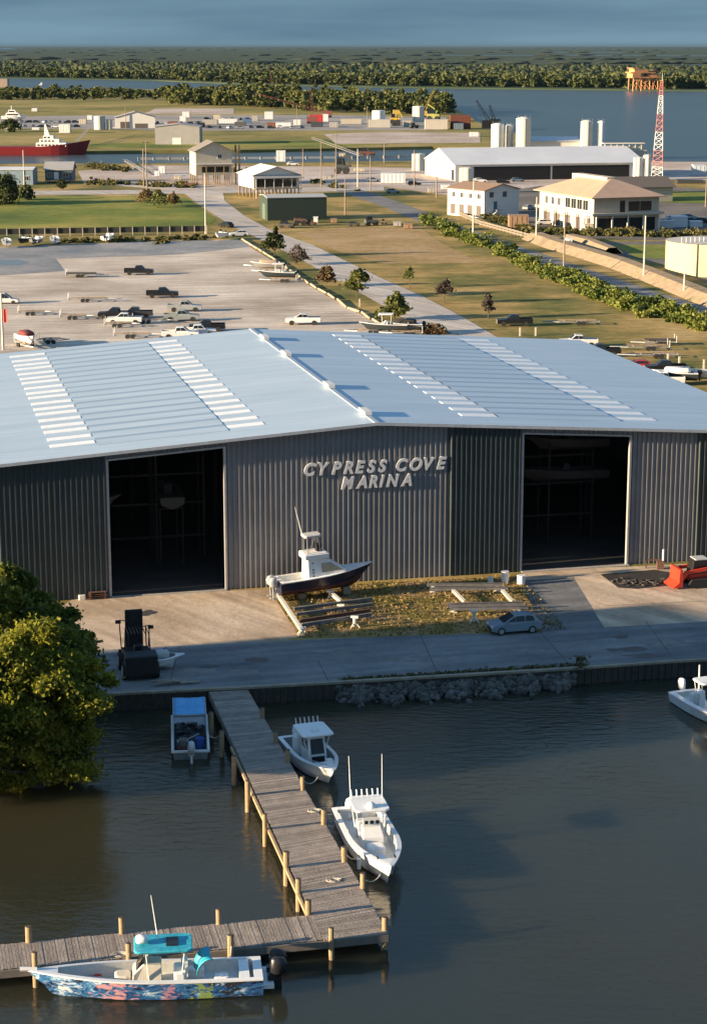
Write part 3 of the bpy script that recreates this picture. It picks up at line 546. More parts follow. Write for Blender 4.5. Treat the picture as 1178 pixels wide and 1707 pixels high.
def opening(t_, face, x, z, w, h, name='window', m=None, w_b=0, d_b=0, th=.06):        # face f(front y=0) or l(left x=0) or r
    mb = MB()
    if face == 'f': mb.b2(x, x+w, -th, .02, z, z+h)
    elif face == 'l': mb.b2(-th, .02, x, x+w, z, z+h)
    else: mb.b2(w_b-.02, w_b+th, x, x+w, z, z+h)
    o = mb.build(name, m or GLASS, t_)
    if name == 'window':
        fr_ = MB(); e = .12
        for (a0, a1, b0, b1) in ((x-e, x+w+e, z-e, z), (x-e, x+w+e, z+h, z+h+e), (x-e, x, z, z+h), (x+w, x+w+e, z, z+h), (x+w/2-.04, x+w/2+.04, z, z+h)):
            if face == 'f': fr_.b2(a0, a1, -th-.04, .01, b0, b1)
            elif face == 'l': fr_.b2(-th-.04, .01, a0, a1, b0, b1)
            else: fr_.b2(w_b-.01, w_b+th+.04, a0, a1, b0, b1)
        fr_.build('window_frame', mat('white_rail', (.6, .6, .58), .7), o)
    return o
def cpx(a, b):          # near-left and near-right ground corners in pixels -> position, rotation, width
    p, q = P(*a), P(*b); d = q-p; return p, math.atan2(d.y, d.x), d.length
pale = mat('pale_roof_sheet', (.55, .56, .56), .5, .2, .1, .2); whitew = mat('white_wall_sheet', (.70, .69, .64), .7, 0, .08, .4)
shed('storage_hall', 'unseen tall grey hall added left of the big tree to shadow the quay road', 'boat shed', None, SUN_AZ, 60, 18.3, 17, 1.0, WALLM, pale, loc=(-112, 96.2, 0))  # not the real storage hall: added out of view to shadow the quay

# ------------------------------------------------------------------ seawall, rocks, dock
mb = MB(); ed = [P(a, b_) for a, b_ in NEAR[0:7]]
for i in range(len(ed)-1):
    a, b_ = ed[i], ed[i+1]; mb.beam((a.x, a.y, .02), (b_.x, b_.y, .02), .35, .16)
tag(mb.build('seawall_cap', mat('cap_timber', (.30, .25, .18), .9, 0, .3, 1)), kind='structure')
mb = MB()
for i in range(len(ed)-1):
    a, b_ = ed[i], ed[i+1]; d = b_-a; L_ = d.length; k = int(L_/.5); d.normalize(); nn_ = Vector((d.y, -d.x, 0))
    for j in range(k):
        if ed[i].x < -60 and j % 1: continue
        c0 = a+d*(j+.5)*L_/k+nn_*.10; mb.box((c0.x, c0.y, -1.3), (.46, .10, 2.5), math.atan2(d.y, d.x))
tag(mb.build('seawall', SEAW), 'dark timber sheet piling along the quay edge', 'seawall')
import bmesh
ROCK = mat('rubble_stone', (.095, .09, .08), .95, 0, .3, 2, .5, island=.5)
bm = bmesh.new(); bmesh.ops.create_icosphere(bm, subdivisions=2, radius=1); bv = [v.co.copy() for v in bm.verts]; bf = [tuple(v.index for v in f.verts) for f in bm.faces]; bm.free()
mb = MB()
for i in range(1500):
    f_ = random.random(); px_ = 562+f_*395; base = interp([(562, 1138), (950, 1115)], px_); wd = interp([(562, 10), (600, 24), (760, 26), (900, 24), (960, 6)], px_)
    g = random.random(); e_ = P(px_, base); p_ = e_+Vector((.25, -.97, 0))*(.05+(1.2+.9*math.sin(px_*.11)+1.0*random.random()**3)*g*wd/26)+Vector((0, 0, -.42-.8*g+random.uniform(-.1, .1))); r_ = random.choice([.09, .12, .15, .2, .32])*random.uniform(.8, 1.2); Mx = Matrix.Rotation(random.uniform(0, 6), 3, Vector((random.random(), random.random(), random.random())).normalized())
    mb.add([Mx @ Vector((v.x*r_*random.uniform(.8, 1.2), v.y*r_*random.uniform(.7, 1.1), v.z*r_*.7))+p_ for v in bv], bf)
tag(mb.build('riprap', ROCK), 'heap of grey broken rubble along the quay edge above the water', 'rubble', kind='stuff')
dock = thing('wooden_dock', 'weathered plank dock in an L shape running from the quay out over the water', 'dock', (0, 0, 0))
DZ = -.12
Lt = [P(346, 1147, DZ), P(520, 1532, DZ)]; Rt = [P(409, 1143, DZ), P(647, 1556, DZ)]
def planks(parent, a0, a1, b0, b1, name, pitch=.17):     # planks run from line a to line b
    n = int(max((a1-a0).length, (b1-b0).length)/pitch); mb = MB()
    for i in range(n):
        f0, f1 = (i+.04)/n, (i+.94)/n; j0, j1 = random.uniform(-.03, .03), random.uniform(-.03, .03); q = [a0.lerp(a1, f0), a0.lerp(a1, f1), b0.lerp(b1, f1), b0.lerp(b1, f0)]
        d = (b0-a0).normalized(); q = [q[0]+d*j0, q[1]+d*j0, q[2]+d*j1, q[3]+d*j1]; z = DZ+random.uniform(-.008, .008)
        vs = [(v.x, v.y, z) for v in q]+[(v.x, v.y, z-.06) for v in q]; mb.add(vs, [(3, 2, 1, 0), (4, 5, 6, 7), (0, 1, 5, 4), (1, 2, 6, 5), (2, 3, 7, 6), (3, 0, 4, 7)])
    return mb.build(name, DECKM, parent)
Lend = Lt[1]; d_ = (Lt[1]-Lt[0]).normalized()
armT = [P(520, 1525, DZ), P(-260, 1599, DZ)]; armB = [P(647, 1556, DZ), P(-260, 1640, DZ)]
kR = Rt[0].lerp(Rt[1], .905)
planks(dock, Lt[0], armT[0], Rt[0], kR, 'pier_deck')
planks(dock, armT[0], P(540, 1567, DZ), kR, Rt[1], 'end_deck')
planks(dock, armT[0]+Vector((0.02, 0, 0)), armT[1], P(540, 1566, DZ)+Vector((-.05, 0, 0)), armB[1], 'arm_deck')
def str_(a, b_, name='stringer', dz=.2):
    MB().beam((a.x, a.y, DZ-.07-dz), (b_.x, b_.y, DZ-.07-dz), .1, dz*2).build(name, mat('stringer_timber', (.20, .17, .14), .9, 0, .3, .8), dock)
str_(Lt[0], armT[0]); str_(Rt[0], Rt[1]); str_(armT[0], armT[1]); str_(Rt[1], P(540, 1567, DZ)); str_(P(540, 1567, DZ), armB[1])
ledge = MB(); 
for a, b_ in ((Lt[0], armT[0]),):
    off = Vector((-.22, 0, 0)); a2, b2 = a.lerp(b_, .32)+off, b_+off; ledge.beam((a2.x, a2.y, DZ-.1), (b2.x, b2.y, DZ-.1), .14, .22)
ledge.build('fender_beam', WOODP, dock)
def pile(px, ptop, pbase, zb=None, top_only=None):
    # pbase is the row where the pile meets deck level
    p_ = P(px, pbase, DZ); s_ = PM(px, pbase, DZ); h = (pbase-ptop)/s_/math.cos(PITCH+math.atan((pbase-853.5)/FOC)); x, y = p_.x, p_.y; r_ = .155+random.uniform(-.015, .02)
    mb = MB(); lx = random.uniform(-.03, .03); mb.cyl((x, y, -4), (x+lx, y, DZ+h), r_*1.03, r_, 12); o = mb.build('piling', WOODP, dock)
    mb = MB().cyl((x+lx, y, DZ+h+.004), (x+lx, y, DZ+h+.02), r_*.98, r_*.8, 12); mb.build('cut_top', DKWOOD, o)
for a in [(352, 1187, 1204), (370, 1218, 1236), (390, 1260, 1282), (413, 1302, 1326), (442, 1357, 1382), (477, 1420, 1446), (498, 1465, 1488), (514, 1501, 1524),
          (437, 1180, 1196), (460, 1220, 1238), (479, 1250, 1270), (505, 1295, 1317), (539, 1350, 1374), (574, 1412, 1436), (604, 1456, 1480), (642, 1529, 1550),
          (48, 1545, 1570), (204, 1530, 1556), (365, 1516, 1540), (59, 1588, 1612), (215, 1573, 1598), (385, 1559, 1582), (552, 1547, 1567)]: pile(*a)

# ------------------------------------------------------------------ boats
def hull_fn(L_, B, fb, fine=2.3):
    def st(t_):
        b_ = B/2*(1-max(0, (t_-.42)/.58)**fine)*(1-.06*(1-t_)); b_ = max(b_, .03); s_ = fb*(.88+.42*t_**2.2); c = b_*(.9-.45*max(0, (t_-.3)/.7)**1.3); r_ = max(0, (t_-.62)/.38); c = min(c, b_*.97)*(1-.35*r_**2)
        k = -.35+(.34+s_*.12)*r_**2.2; zc = .06+(s_*.42)*r_**1.7; return -L_/2+L_*t_, b_, s_, c, k, max(zc, k+.01)
    return st
def make_boat(root, L_, B, fb, hullm, deckm=None, capm=None, gw=.24, deckz=.3, n=22, fore=.80, stripe=None, bottom=None):
    st = hull_fn(L_, B, fb); deckm = deckm or OFFW; capm = capm or WHITE; T = [i/n for i in range(n)]+[.975, 1.0]
    rings = []
    for t_ in T:
        x, b_, s_, c, k, zc = st(t_); rk = .9*max(0, (t_-.8)/.2)
        rings.append([(x+rk*.35, -b_, s_), (x+rk*.0, -(b_*.55+c*.45), (s_+zc)/2), (x-rk*.5, -c, zc), (x-rk*.9, 0, k), (x-rk*.5, c, zc), (x, (b_*.55+c*.45), (s_+zc)/2), (x+rk*.35, b_, s_)])
    hl = MB().loft(rings, closed=False, caps=False); hl.f.append(tuple(range(6, -1, -1))); h = hl.build('hull', hullm, root, smooth=False); h.data.shade_smooth()
    m_ = h.modifiers.new('split', 'EDGE_SPLIT'); m_.split_angle = R(32)
    # gunwale cap and cockpit
    g = MB(); ring = []
    for t_ in T:
        x, b_, s_, c, k, zc = st(t_); rk = .9*max(0, (t_-.8)/.2)*.35; bi = max(b_-gw, .01) if t_ < fore+.12 else .01; z2 = s_+.035
        ring.append([(x+rk, -b_-.03, s_-.05), (x+rk, -b_-.03, z2-.01), (x+rk, -bi, z2+.01), (x+rk, bi, z2+.01), (x+rk, b_+.03, z2-.01), (x+rk, b_+.03, s_-.05)])
    nn_ = 6; vs = [p for r in ring for p in r]; fs = []
    for k_ in range(len(ring)-1):
        for i in range(5):
            if i == 2 and T[k_] < fore and k_ > 0: continue
            fs.append((k_*nn_+i, (k_+1)*nn_+i, (k_+1)*nn_+i+1, k_*nn_+i+1))
    g.add(vs, fs); g.build('gunwale', capm, root)
    c_ = MB(); ks = [k_ for k_, t_ in enumerate(T) if 0 < k_ and t_ <= fore+.05]; rg = []
    for k_ in ks:
        x, b_, s_, c, kk, zc = st(T[k_]); rk = .9*max(0, (T[k_]-.8)/.2)*.35; bi = max(b_-gw, .01); dz = deckz+.28*max(0, T[k_]-.6); bf_ = max(min(bi, c+.1)-.05, .01)
        rg.append([(x+rk, -bi, s_+.044), (x+rk, -bf_, dz), (x+rk, bf_, dz), (x+rk, bi, s_+.044)])
    c_.loft(rg, closed=False, caps=False); c_.f = [tuple(reversed(f)) for f in c_.f]; c_.f += [(0, 1, 2, 3), tuple(len(rg)*4-4+i for i in (3, 2, 1, 0))]; c_.build('cockpit', deckm, root)
    return st
def outboard(root, x, y, z, m, s=1.0, tilt=0.0, legm=None):
    mb = MB(); rings = []
    for (zz, a, b_, xo) in ((.0, .20, .14, -.25), (.12, .30, .20, -.30), (.42, .33, .21, -.32), (.62, .26, .17, -.28), (.68, .14, .1, -.24)):
        rings.append([(xo+a*math.cos(q), b_*math.sin(q), zz) for q in [i*math.pi/5 for i in range(10)]])
    mb.loft(rings); mb.v = [(x+v[0]*s, y+v[1]*s, z+v[2]*s) for v in mb.v]; o = mb.build('outboard_motor', m, root, smooth=True)
    mb = MB(); mb.box((x-.28*s, y, z-.4*s), (.24*s, .12*s, .9*s)); mb.box((x-.36*s, y, z-.72*s), (.5*s, .2*s, .05*s)); mb.box((x-.05*s, y, z-.05*s), (.3*s, .3*s, .18*s)); mb.build('motor_leg', legm or m, o); return o
def console(root, x, w, l, h, z0, m=WHITE, screen=True):
    mb = MB(); prof = [(x-l/2, z0), (x+l/2, z0), (x+l/2-.08, z0+h*.62), (x+l*.1, z0+h), (x-l/2, z0+h*.95)]; mb.prism(prof, lambda a, z: w/2*(1 if z < z0+h*.7 else .86)); o = bevel(mb.build('console', m, root), .04)
    if not screen: MB().b2(x-l*.05, x+l*.02, -w*.42, w*.42, z0+h*.9, z0+h*1.45).build('helm_panel', m, o); return o
    mb = MB(); mb.add([(x+l*.36, -w*.36, z0+h*.72), (x+l*.36, w*.36, z0+h*.72), (x+l*.12, w*.34, z0+h*1.28), (x+l*.12, -w*.34, z0+h*1.28), (x+l*.34, -w*.36, z0+h*.72), (x+l*.34, w*.36, z0+h*.72), (x+l*.10, w*.34, z0+h*1.28), (x+l*.10, -w*.34, z0+h*1.28)], [(0, 1, 2, 3), (7, 6, 5, 4), (0, 4, 5, 1), (1, 5, 6, 2), (2, 6, 7, 3), (3, 7, 4, 0)]); mb.build('windscreen', GLASS, o)
    return o
def ttop(root, x, l, w, z, z0, m, legw=.62, under=WHITE):
    mb = MB().rbox((x, 0, z), (l, w, .14), .28); o = mb.build('hard_top', m, root)
    mb = MB()
    for sx_ in (-.36, .30):
        for sy in (-1, 1): mb.cyl((x+sx_*l*.8, sy*w*legw*.42, z0), (x+sx_*l, sy*w*.42, z-.06), .035, .03, 6)
    mb.beam((x-.36*l, -w*.42, z-.1), (x-.36*l, w*.42, z-.1), .05); mb.beam((x+.30*l, -w*.42, z-.1), (x+.30*l, w*.42, z-.1), .05)
    for sy in (-1, 1): mb.beam((x-.36*l, sy*w*.42, z-.1), (x+.30*l, sy*w*.42, z-.1), .05)
    mb.build('top_frame', under, o); return o
def boat_at(name, label, stern, bow, z, L_, off=(0, 0)):      # stern and bow at waterline, pixels
    a, b_ = P(*stern, z), P(*bow, z); d = b_-a; c = (a+b_)/2; return thing(name, label, 'boat', (c.x, c.y, z), math.atan2(d.y, d.x)), d.length
# 1 graphic wrapped boat
WR = bpy.data.materials.new('painted_hull_wrap'); WR.use_nodes = True; N = WR.node_tree.nodes; L = WR.node_tree.links; b = N['Principled BSDF']; b.inputs['Roughness'].default_value = .3
t = N.new('ShaderNodeTexCoord'); mp = N.new('ShaderNodeMapping'); mp.inputs['Scale'].default_value = (.8, .8, 1.5); mp.inputs['Rotation'].default_value = (0, R(28), 0); L.new(t.outputs['Object'], mp.inputs['Vector'])
n = N.new('ShaderNodeTexNoise'); n.inputs['Scale'].default_value = 1.3; n.inputs['Detail'].default_value = 7; n.inputs['Distortion'].default_value = 1.8; n.inputs['Roughness'].default_value = .65; L.new(mp.outputs[0], n.inputs['Vector'])
r = N.new('ShaderNodeValToRGB'); e = r.color_ramp.elements; e[0].position = .36; e[0].color = (.01, .015, .03, 1); e[1].position = .68; e[1].color = (.75, .8, .85, 1)
for pz, c in ((.45, (.03, .10, .28)), (.55, (.05, .2, .42)), (.60, (.25, .42, .6))): k = e.new(pz); k.color = (*c, 1)
L.new(n.outputs['Fac'], r.inputs['Fac']); sp = N.new('ShaderNodeSeparateXYZ'); L.new(t.outputs['Object'], sp.inputs[0]); last = r.outputs['Color']
def patch(last, x, w, col, k):
    n_ = N.new('ShaderNodeTexNoise'); n_.inputs['Scale'].default_value = 1.6+k*.3; n_.inputs['Detail'].default_value = 5; n_.inputs['Distortion'].default_value = 2; L.new(mp.outputs[0], n_.inputs['Vector'])
    s1 = N.new('ShaderNodeMath'); s1.operation = 'SUBTRACT'; s1.inputs[1].default_value = x; L.new(sp.outputs['X'], s1.inputs[0]); s2 = N.new('ShaderNodeMath'); s2.operation = 'ABSOLUTE'; L.new(s1.outputs[0], s2.inputs[0])
    s3 = N.new('ShaderNodeMapRange'); s3.inputs['From Min'].default_value = w; s3.inputs['From Max'].default_value = 0; s3.inputs['To Max'].default_value = .28; L.new(s2.outputs[0], s3.inputs['Value'])
    s4 = N.new('ShaderNodeMath'); s4.operation = 'ADD'; L.new(s3.outputs[0], s4.inputs[0]); L.new(n_.outputs['Fac'], s4.inputs[1])
    s5 = N.new('ShaderNodeMapRange'); s5.inputs['From Min'].default_value = .68; s5.inputs['From Max'].default_value = .78; L.new(s4.outputs[0], s5.inputs['Value'])
    m_ = N.new('ShaderNodeMix'); m_.data_type = 'RGBA'; m_.inputs['B'].default_value = (*col, 1); L.new(s5.outputs[0], m_.inputs['Factor']); L.new(last, m_.inputs['A']); return m_.outputs['Result']
last = patch(last, -4.2, 1.9, (.035, .035, .04), 2); last = patch(last, 1.6, 1.7, (.62, .32, .34), 0); last = patch(last, 3.9, 1.2, (.5, .62, .75), 1); last = patch(last, -1.0, .8, (.5, .25, .32), 3); last = patch(last, -2.6, 1.1, (.28, .38, .10), 4)
L.new(last, b.inputs['Base Color'])
TEAL = mat('teal_canvas', (.01, .26, .36), .5, 0, .35, 2.5, .2, col2=(.06, .48, .60)); 
rt, L_ = boat_at('fishing_boat', 'long white fishing boat with blue painted hull and teal top moored at the bottom left', (424, 1644), (72, 1661), WZ, 0)
L_ = 11.3; make_boat(rt, L_, 2.7, 1.12, WR, OFFW, WHITE, .22, .42, 26, .86)
console(rt, .1, 1.25, 1.5, 1.25, .45, mat('cream_console', (.68, .62, .52), .5))
MB().rbox((1.3, 0, .78), (.8, .9, .6), .2).build('console_seat', mat('tan_cushion', (.62, .55, .44), .7), rt)
tt = ttop(rt, -.75, 2.9, 2.0, 2.55, .5, TEAL); mb = MB().rbox((.3, 0, 2.88), (.62, .62, .3), .22, 4); mb.build('radome', WHITE, tt, smooth=True); MB().b2(-1.5, -.9, -.45, .45, 2.62, 2.70).build('roof_hatch', BLACKP, tt)
MB().cyl((-.5, -.3, 2.6), (-.2, -.4, 5.0), .035, .02, 6).build('antenna', WHITE, tt)
vs = []; fs = []
for i in range(13):
    for j in range(7): a_ = R(-10+105*i/12); y = -.6+1.2*j/6; q = .95+.10*math.sin(j*1.3); vs.append((q*math.sin(a_)*.6, y*(1-.25*i/12), q*math.cos(a_)*.85))
for i in range(12):
    for j in range(6): k = i*7+j; fs.append((k, k+1, k+8, k+7))
o = MB().add(vs, fs).build('folded_canvas', TEAL, rt, smooth=True); o.location = (-2.95, .1, 1.2); o.modifiers.new('s', 'SOLIDIFY').thickness = .04; o.rotation_euler = (R(-12), 0, R(10))
o = MB().add([(a*.93, b_*.95, c*.93) for a, b_, c in vs], fs).build('canvas_lining', mat('white_canvas', (.7, .7, .68), .8), rt, smooth=True); o.location = (-2.95, .1, 1.2); o.modifiers.new('s', 'SOLIDIFY').thickness = .02; o.rotation_euler = (R(-12), 0, R(10))
MB().rbox((2.75, 0, .62), (1.1, 1.0, .28), .3).build('bow_cushion', mat('pale_pink_cushion', (.50, .44, .42), .7), rt); MB().rbox((-2.4, -.7, .62), (.8, .6, .5), .12).build('cooler', WHITE, rt)
mb = MB(); mb.rbox((-1.55, 0, .98), (.6, 1.3, .5), .12); mb.b2(-1.95, -1.8, -.62, .62, 1.0, 1.55); mb.build('helm_seat', WHITE, rt)
MB().rbox((2.55, -.5, .62), (.42, .35, .3), .1).build('red_bag', REDP, rt)
mb = MB(); mb.b2(-5.0, -4.5, -1.0, 1.0, .45, 1.02); mb.b2(-6.2, -5.62, -1.05, 1.05, .35, .55); mb.rbox((-3.6, .2, .6), (.7, .6, .4), .1); mb.build('transom_box', WHITE, rt)
for y in (-.45, .45): outboard(rt, -6.05, y, .8, BLACKP, 1.4)
mb = MB(); mb.cyl((5.5, .0, 1.50), (6.35, .0, 1.54), .10, .12, 8); mb.build('bow_pulpit', WHITE, rt)
# 2 white centre console, twin antennas
rt, L_ = boat_at('centre_console_boat', 'larger white open boat with two tall antennas moored right of the dock', (601, 1386), (642, 1468), WZ, 0)
L_ = 10.2; k = make_boat(rt, L_, 3.15, 1.2, WHITE, OFFW, WHITE, .26, .4, 24, .86)
console(rt, -.3, 1.25, 1.2, 1.25, .42, screen=False); MB().rbox((.95, 0, .74), (.9, 1.0, .62), .18).build('console_seat', WHITE, rt); MB().rbox((2.1, 0, .60), (1.1, .9, .25), .2).build('deck_pad', mat('pale_blue_pad', (.5, .6, .66), .6), rt)
tt = ttop(rt, -1.2, 2.5, 2.1, 2.75, .45, WHITE, .7); MB().dome((-.55, 0, 2.8), .34, .3).build('radome', WHITE, tt, smooth=True)
for y in (-.95, .95): MB().cyl((-1.9, y, 2.8), (-2.25, y*1.05, 5.4), .035, .02, 6).build('antenna', WHITE, tt)
mb = MB()
for i in range(6): mb.cyl((-2.35, -.8+i*.32, 2.7), (-2.55, -.8+i*.32, 3.15), .04, .04, 6)
mb.build('rod_holder', WHITE, tt); mb = MB(); mb.rbox((-2.0, 0, .95), (.55, 1.2, 1.0), .12); mb.build('helm_seat', WHITE, rt)
mb = MB()
for i in range(3): mb.box((-.22, -.33+.33*i, 1.98), (.05, .2, .2))
mb.build('gauge_panel', GLASS, rt); mb = MB()
for (x, y) in ((3.9, -.5), (3.9, .5), (-4.3, -1.25)): mb.box((x, y, 1.55 if x > 0 else 1.12), (.28, .08, .08))
mb.build('cleat', BLACKP, rt)
for y in (-.42, .42): outboard(rt, -4.7, y, .75, WHITE, 1.25)
# 3 small white boat with enclosed helm
rt, L_ = boat_at('hardtop_boat', 'smaller white boat with hardtop cabin moored beside the upper dock', (503, 1256), (545, 1304), WZ, 0)
L_ = 8.0; make_boat(rt, L_, 2.8, 1.02, WHITE, mat('grey_deck', (.25, .25, .25), .7), WHITE, .24, .35, 22, .76)
mb = MB(); mb.prism([(-1.0, .35), (.9, .35), (.8, 1.2), (.45, 2.3), (-1.0, 2.3)], lambda x, z: .62 if z < 1.3 else .56); o = bevel(mb.build('cabin', WHITE, rt), .04)
mb = MB(); mb.add([(.85, -.45, 1.25), (.85, .45, 1.25), (.53, .42, 2.15), (.53, -.42, 2.15), (.80, -.45, 1.22), (.80, .45, 1.22), (.47, .42, 2.17), (.47, -.42, 2.17)], [(0, 1, 2, 3), (0, 4, 5, 1), (1, 5, 6, 2), (2, 6, 7, 3), (3, 7, 4, 0)]); mb.box((.905, 0, .82), (.03, .85, .55))
for y in (-.645, .645): mb.box((-.1, y if 0 else y*.99, 1.75), (1.0, .06, .55))
mb.build('cabin_window', GLASS, o)
tt = ttop(rt, -.2, 2.6, 2.15, 2.55, 1.0, WHITE); MB().dome((.2, 0, 2.6), .28, .24).build('radome', WHITE, tt, smooth=True); mb = MB()
for i in range(6): mb.cyl((-1.5, -.75+i*.3, 2.5), (-1.7, -.75+i*.3, 2.95), .035, .035, 6)
mb.build('rod_holder', WHITE, tt); MB().rbox((-1.6, -.5, 1.2), (.9, .9, 1.3), .25).build('seat_cover', mat('white_canvas', (.7, .7, .68), .8), rt)
MB().rbox((1.75, .5, .9), (.5, .5, .5), .12).build('cooler', WHITE, rt); outboard(rt, -3.8, 0, .65, WHITE, 1.2); mb = MB()
for y in (-.95, .95): mb.cyl((1.2, y*1.05, 1.15), (3.6, y*.25, 1.5), .03, .03, 6)
mb.build('bow_rail', STEEL, rt)
# 4 work skiff with blue canopy
a, b_ = P(318, 1262, WZ), P(316, 1212, WZ); rt = thing('work_skiff', 'open grey work skiff under a square blue tarp canopy between quay and dock', 'boat', ((a.x+b_.x)/2, (a.y+b_.y)/2, WZ), math.atan2(b_.y-a.y, b_.x-a.x))
ALU = mat('aluminium_hull', (.45, .46, .46), .45, .5, .15, 2); L_ = 7.2; mb = MB()
mb.prism([(-3.4, -.2), (2.4, -.2), (3.6, .55), (3.6, .75), (-3.6, .62)], lambda x, z: 1.18 if z > 0 else 1.05); mb.f = [f for i, f in enumerate(mb.f) if i != 5]; mb.build('hull', ALU, rt)
mb = MB(); mb.b2(-3.6, 3.6, -1.27, -1.13, .56, .70); mb.b2(-3.6, 3.6, 1.13, 1.27, .56, .70); mb.b2(-3.7, -3.55, -1.27, 1.27, .56, .70); mb.build('gunwale', WHITE, rt)
MB().b2(-3.4, 3.3, -1.1, 1.1, .05, .12).build('floor', mat('cluttered_floor', (.06, .06, .06), .8), rt); mb = MB()
for x in (-.5, 3.0):
    for y in (-1.1, 1.1): mb.cyl((x, y, .6), (x, y, 2.1), .04, .04, 6)
mb.box((1.25, -1.1, 2.1), (3.7, .07, .07)); mb.box((1.25, 1.1, 2.1), (3.7, .07, .07)); mb.box((-.55, 0, 2.1), (.07, 2.2, .07))
for y in (-1.1, 1.1): mb.cyl((-.5, y, 2.1), (-3.4, y, .7), .03, .03, 6)
mb.build('canopy_frame', GALV, rt); TARP = mat('blue_tarp', (.05, .30, .62), .6, 0, .3, 1.5, .6, col2=(.14, .45, .75), bscale=2)
vs = []; fs = []
for i in range(13):
    for j in range(9): x = -.5+3.6*i/12; y = -1.05+2.1*j/8; vs.append((x, y, 2.16-.05*math.sin(math.pi*j/8)+.015*math.sin(i*1.7+j*2.1)))
for i in range(12):
    for j in range(8): k = i*9+j; fs.append((k, k+9, k+10, k+1))
o = MB().add(vs, fs).build('tarp', TARP, rt, smooth=True); o.modifiers.new('solid', 'SOLIDIFY').thickness = .02
mb = MB(); mb.cyl((-1.9, -.62, .12), (-1.9, -.62, .95), .3, .3, 12); mb.build('blue_barrel', BLUEP, rt); MB().b2(-2.7, -2.0, .25, .9, .12, .5).build('red_crate', paint('dull_red', (.12, .03, .03)), rt); MB().b2(-1.6, -1.0, .1, .9, .12, .55).build('grey_box', GALV, rt)
mb = MB()
for i in range(34): mb.box((random.uniform(-3.0, 3.0), random.uniform(-.9, .9), random.uniform(.15, .4)), (random.uniform(.15, .6), random.uniform(.15, .5), random.uniform(.1, .35)), random.uniform(0, 3))
tag(mb.build('cargo', mat('mixed_cargo', (.05, .05, .055), .7, 0, .5, 2, island=.9), rt), kind='stuff')
MB().cyl((-1.0, .5, .4), (-1.0, -.6, .9), .06, .06).build('oar', GALV, rt); MB().rbox((-2.0, .5, .7), (.7, .5, .5), .1).build('net_bundle', mat('dull_net', (.14, .13, .12), .9), rt)
outboard(rt, -3.75, -.05, .62, mat('white_motor_grey', (.5, .5, .5), .4), 1.25, legm=WHITE)
# 5 white boat cut by the right edge
rt, L_ = boat_at('skiff', 'white bay boat with raised motor cut off by the right edge of the picture', (1140, 1168), (1226, 1222), WZ, 0)
make_boat(rt, 7.6, 2.7, .85, WHITE, OFFW, WHITE, .4, .4, 22, .82); console(rt, -.3, 1.0, .9, 1.1, .45); tt = ttop(rt, -.5, 1.6, 1.7, 2.5, .5, WHITE); outboard(rt, -3.8, 0, .75, WHITE, 1.2)
MB().cyl((-3.6, 1.1, .8), (-3.65, 1.1, 2.6), .07, .05, 8).build('anchor_pole', WHITE, rt); MB().rbox((-1.7, 0, .9), (.6, 1.2, .7), .12).build('helm_seat', mat('white_canvas', (.7, .7, .68), .8), rt); MB().cyl((-.6, .6, 2.5), (-.7, .6, 4.2), .03, .02, 6).build('antenna', WHITE, tt)

# 6 navy boat on stands by the wall
WST0 = mat('block_timber', (.30, .25, .18), .9, 0, .3, 2); NAVY = mat('navy_hull', (.018, .02, .045), .25, 0, .1, 1); BOT = mat('bottom_paint', (.09, .03, .028), .7, 0, .3, 2)
p_ = P(527, 1004); rt = thing('sportfishing_boat', 'navy and white fishing boat with tower standing on blocks against the hall wall', 'boat', (p_.x+.6, p_.y+1.8, .95), A+R(5)); rt.rotation_euler[1] = R(-3)
make_boat(rt, 8.0, 2.6, 1.15, NAVY, OFFW, WHITE, .3, .55, 24, .50)
mb = MB(); st = hull_fn(8.0, 2.6, 1.15); rings = []
for i in range(25):
    t_ = i/24*.97; x, b_2, s_, c, k, zc = st(t_); rk = .9*max(0, (t_-.8)/.2); yy_ = c+(.24/((s_-zc)/2))*.55*(b_2-c)+.02; rings.append([(x-rk*.4, -yy_, zc+.24), (x-rk*.5, -c-.02, zc-.02), (x-rk*.92, 0, k-.03), (x-rk*.5, c+.02, zc-.02), (x-rk*.4, yy_, zc+.24)])
mb.loft(rings, closed=False, caps=False); mb.build('bottom_paint', BOT, rt, smooth=True)
mb = MB(); mb.prism([(-1.6, .6), (.9, .6), (1.9, 1.35), (.4, 2.35), (-.2, 2.6), (-1.5, 2.6)], lambda x, z: 1.0 if z < 1.4 else .8); o = bevel(mb.build('wheelhouse', WHITE, rt), .06)
for y in (-1, 1):
    mb = MB(); q = [(1.45, 1.45), (.45, 2.2), (-.35, 2.2), (-.35, 1.45)]; k = len(mb.v); mb.v += [(a, y*(.86 if z > 2 else 1.0), z) for a, z in q]; mb.f.append(tuple(range(k, k+4)) if y < 0 else tuple(range(k+3, k-1, -1)))
    mb.build('side_window', mat('tan_curtain_glass', (.30, .27, .20), .2), o)
mb = MB()
for i in range(5): mb.box((-1.1, -.83 if i > 2 else -.95, 1.2+i*.27), (.14, .04, .1))
mb.build('cabin_step', BLACKP, o); mb = MB(); mb.b2(-1.75, .35, -.95, .95, 2.6, 3.0); mb.b2(-1.7, .2, -.85, .85, 3.0, 3.08); o2 = bevel(mb.build('flybridge', WHITE, rt), .05)
mb = MB()
for x in (-1.4, -.3):
    for y in (-.6, .6): mb.cyl((x, y, 3.0), (x*.9-.1, y*.75, 4.4), .035, .035, 6)
mb.cyl((-1.4, -.6, 3.0), (-.3, .5, 4.3), .025, .025, 6); mb.build('tower_frame', STEEL, o2); MB().rbox((-.85, 0, 4.5), (1.5, 1.3, .22), .2).build('tower_top', mat('grey_canvas', (.45, .45, .44), .7), o2); MB().rbox((-.3, 0, 3.4), (.5, .6, .6), .1).build('helm', BLACKP, o2)
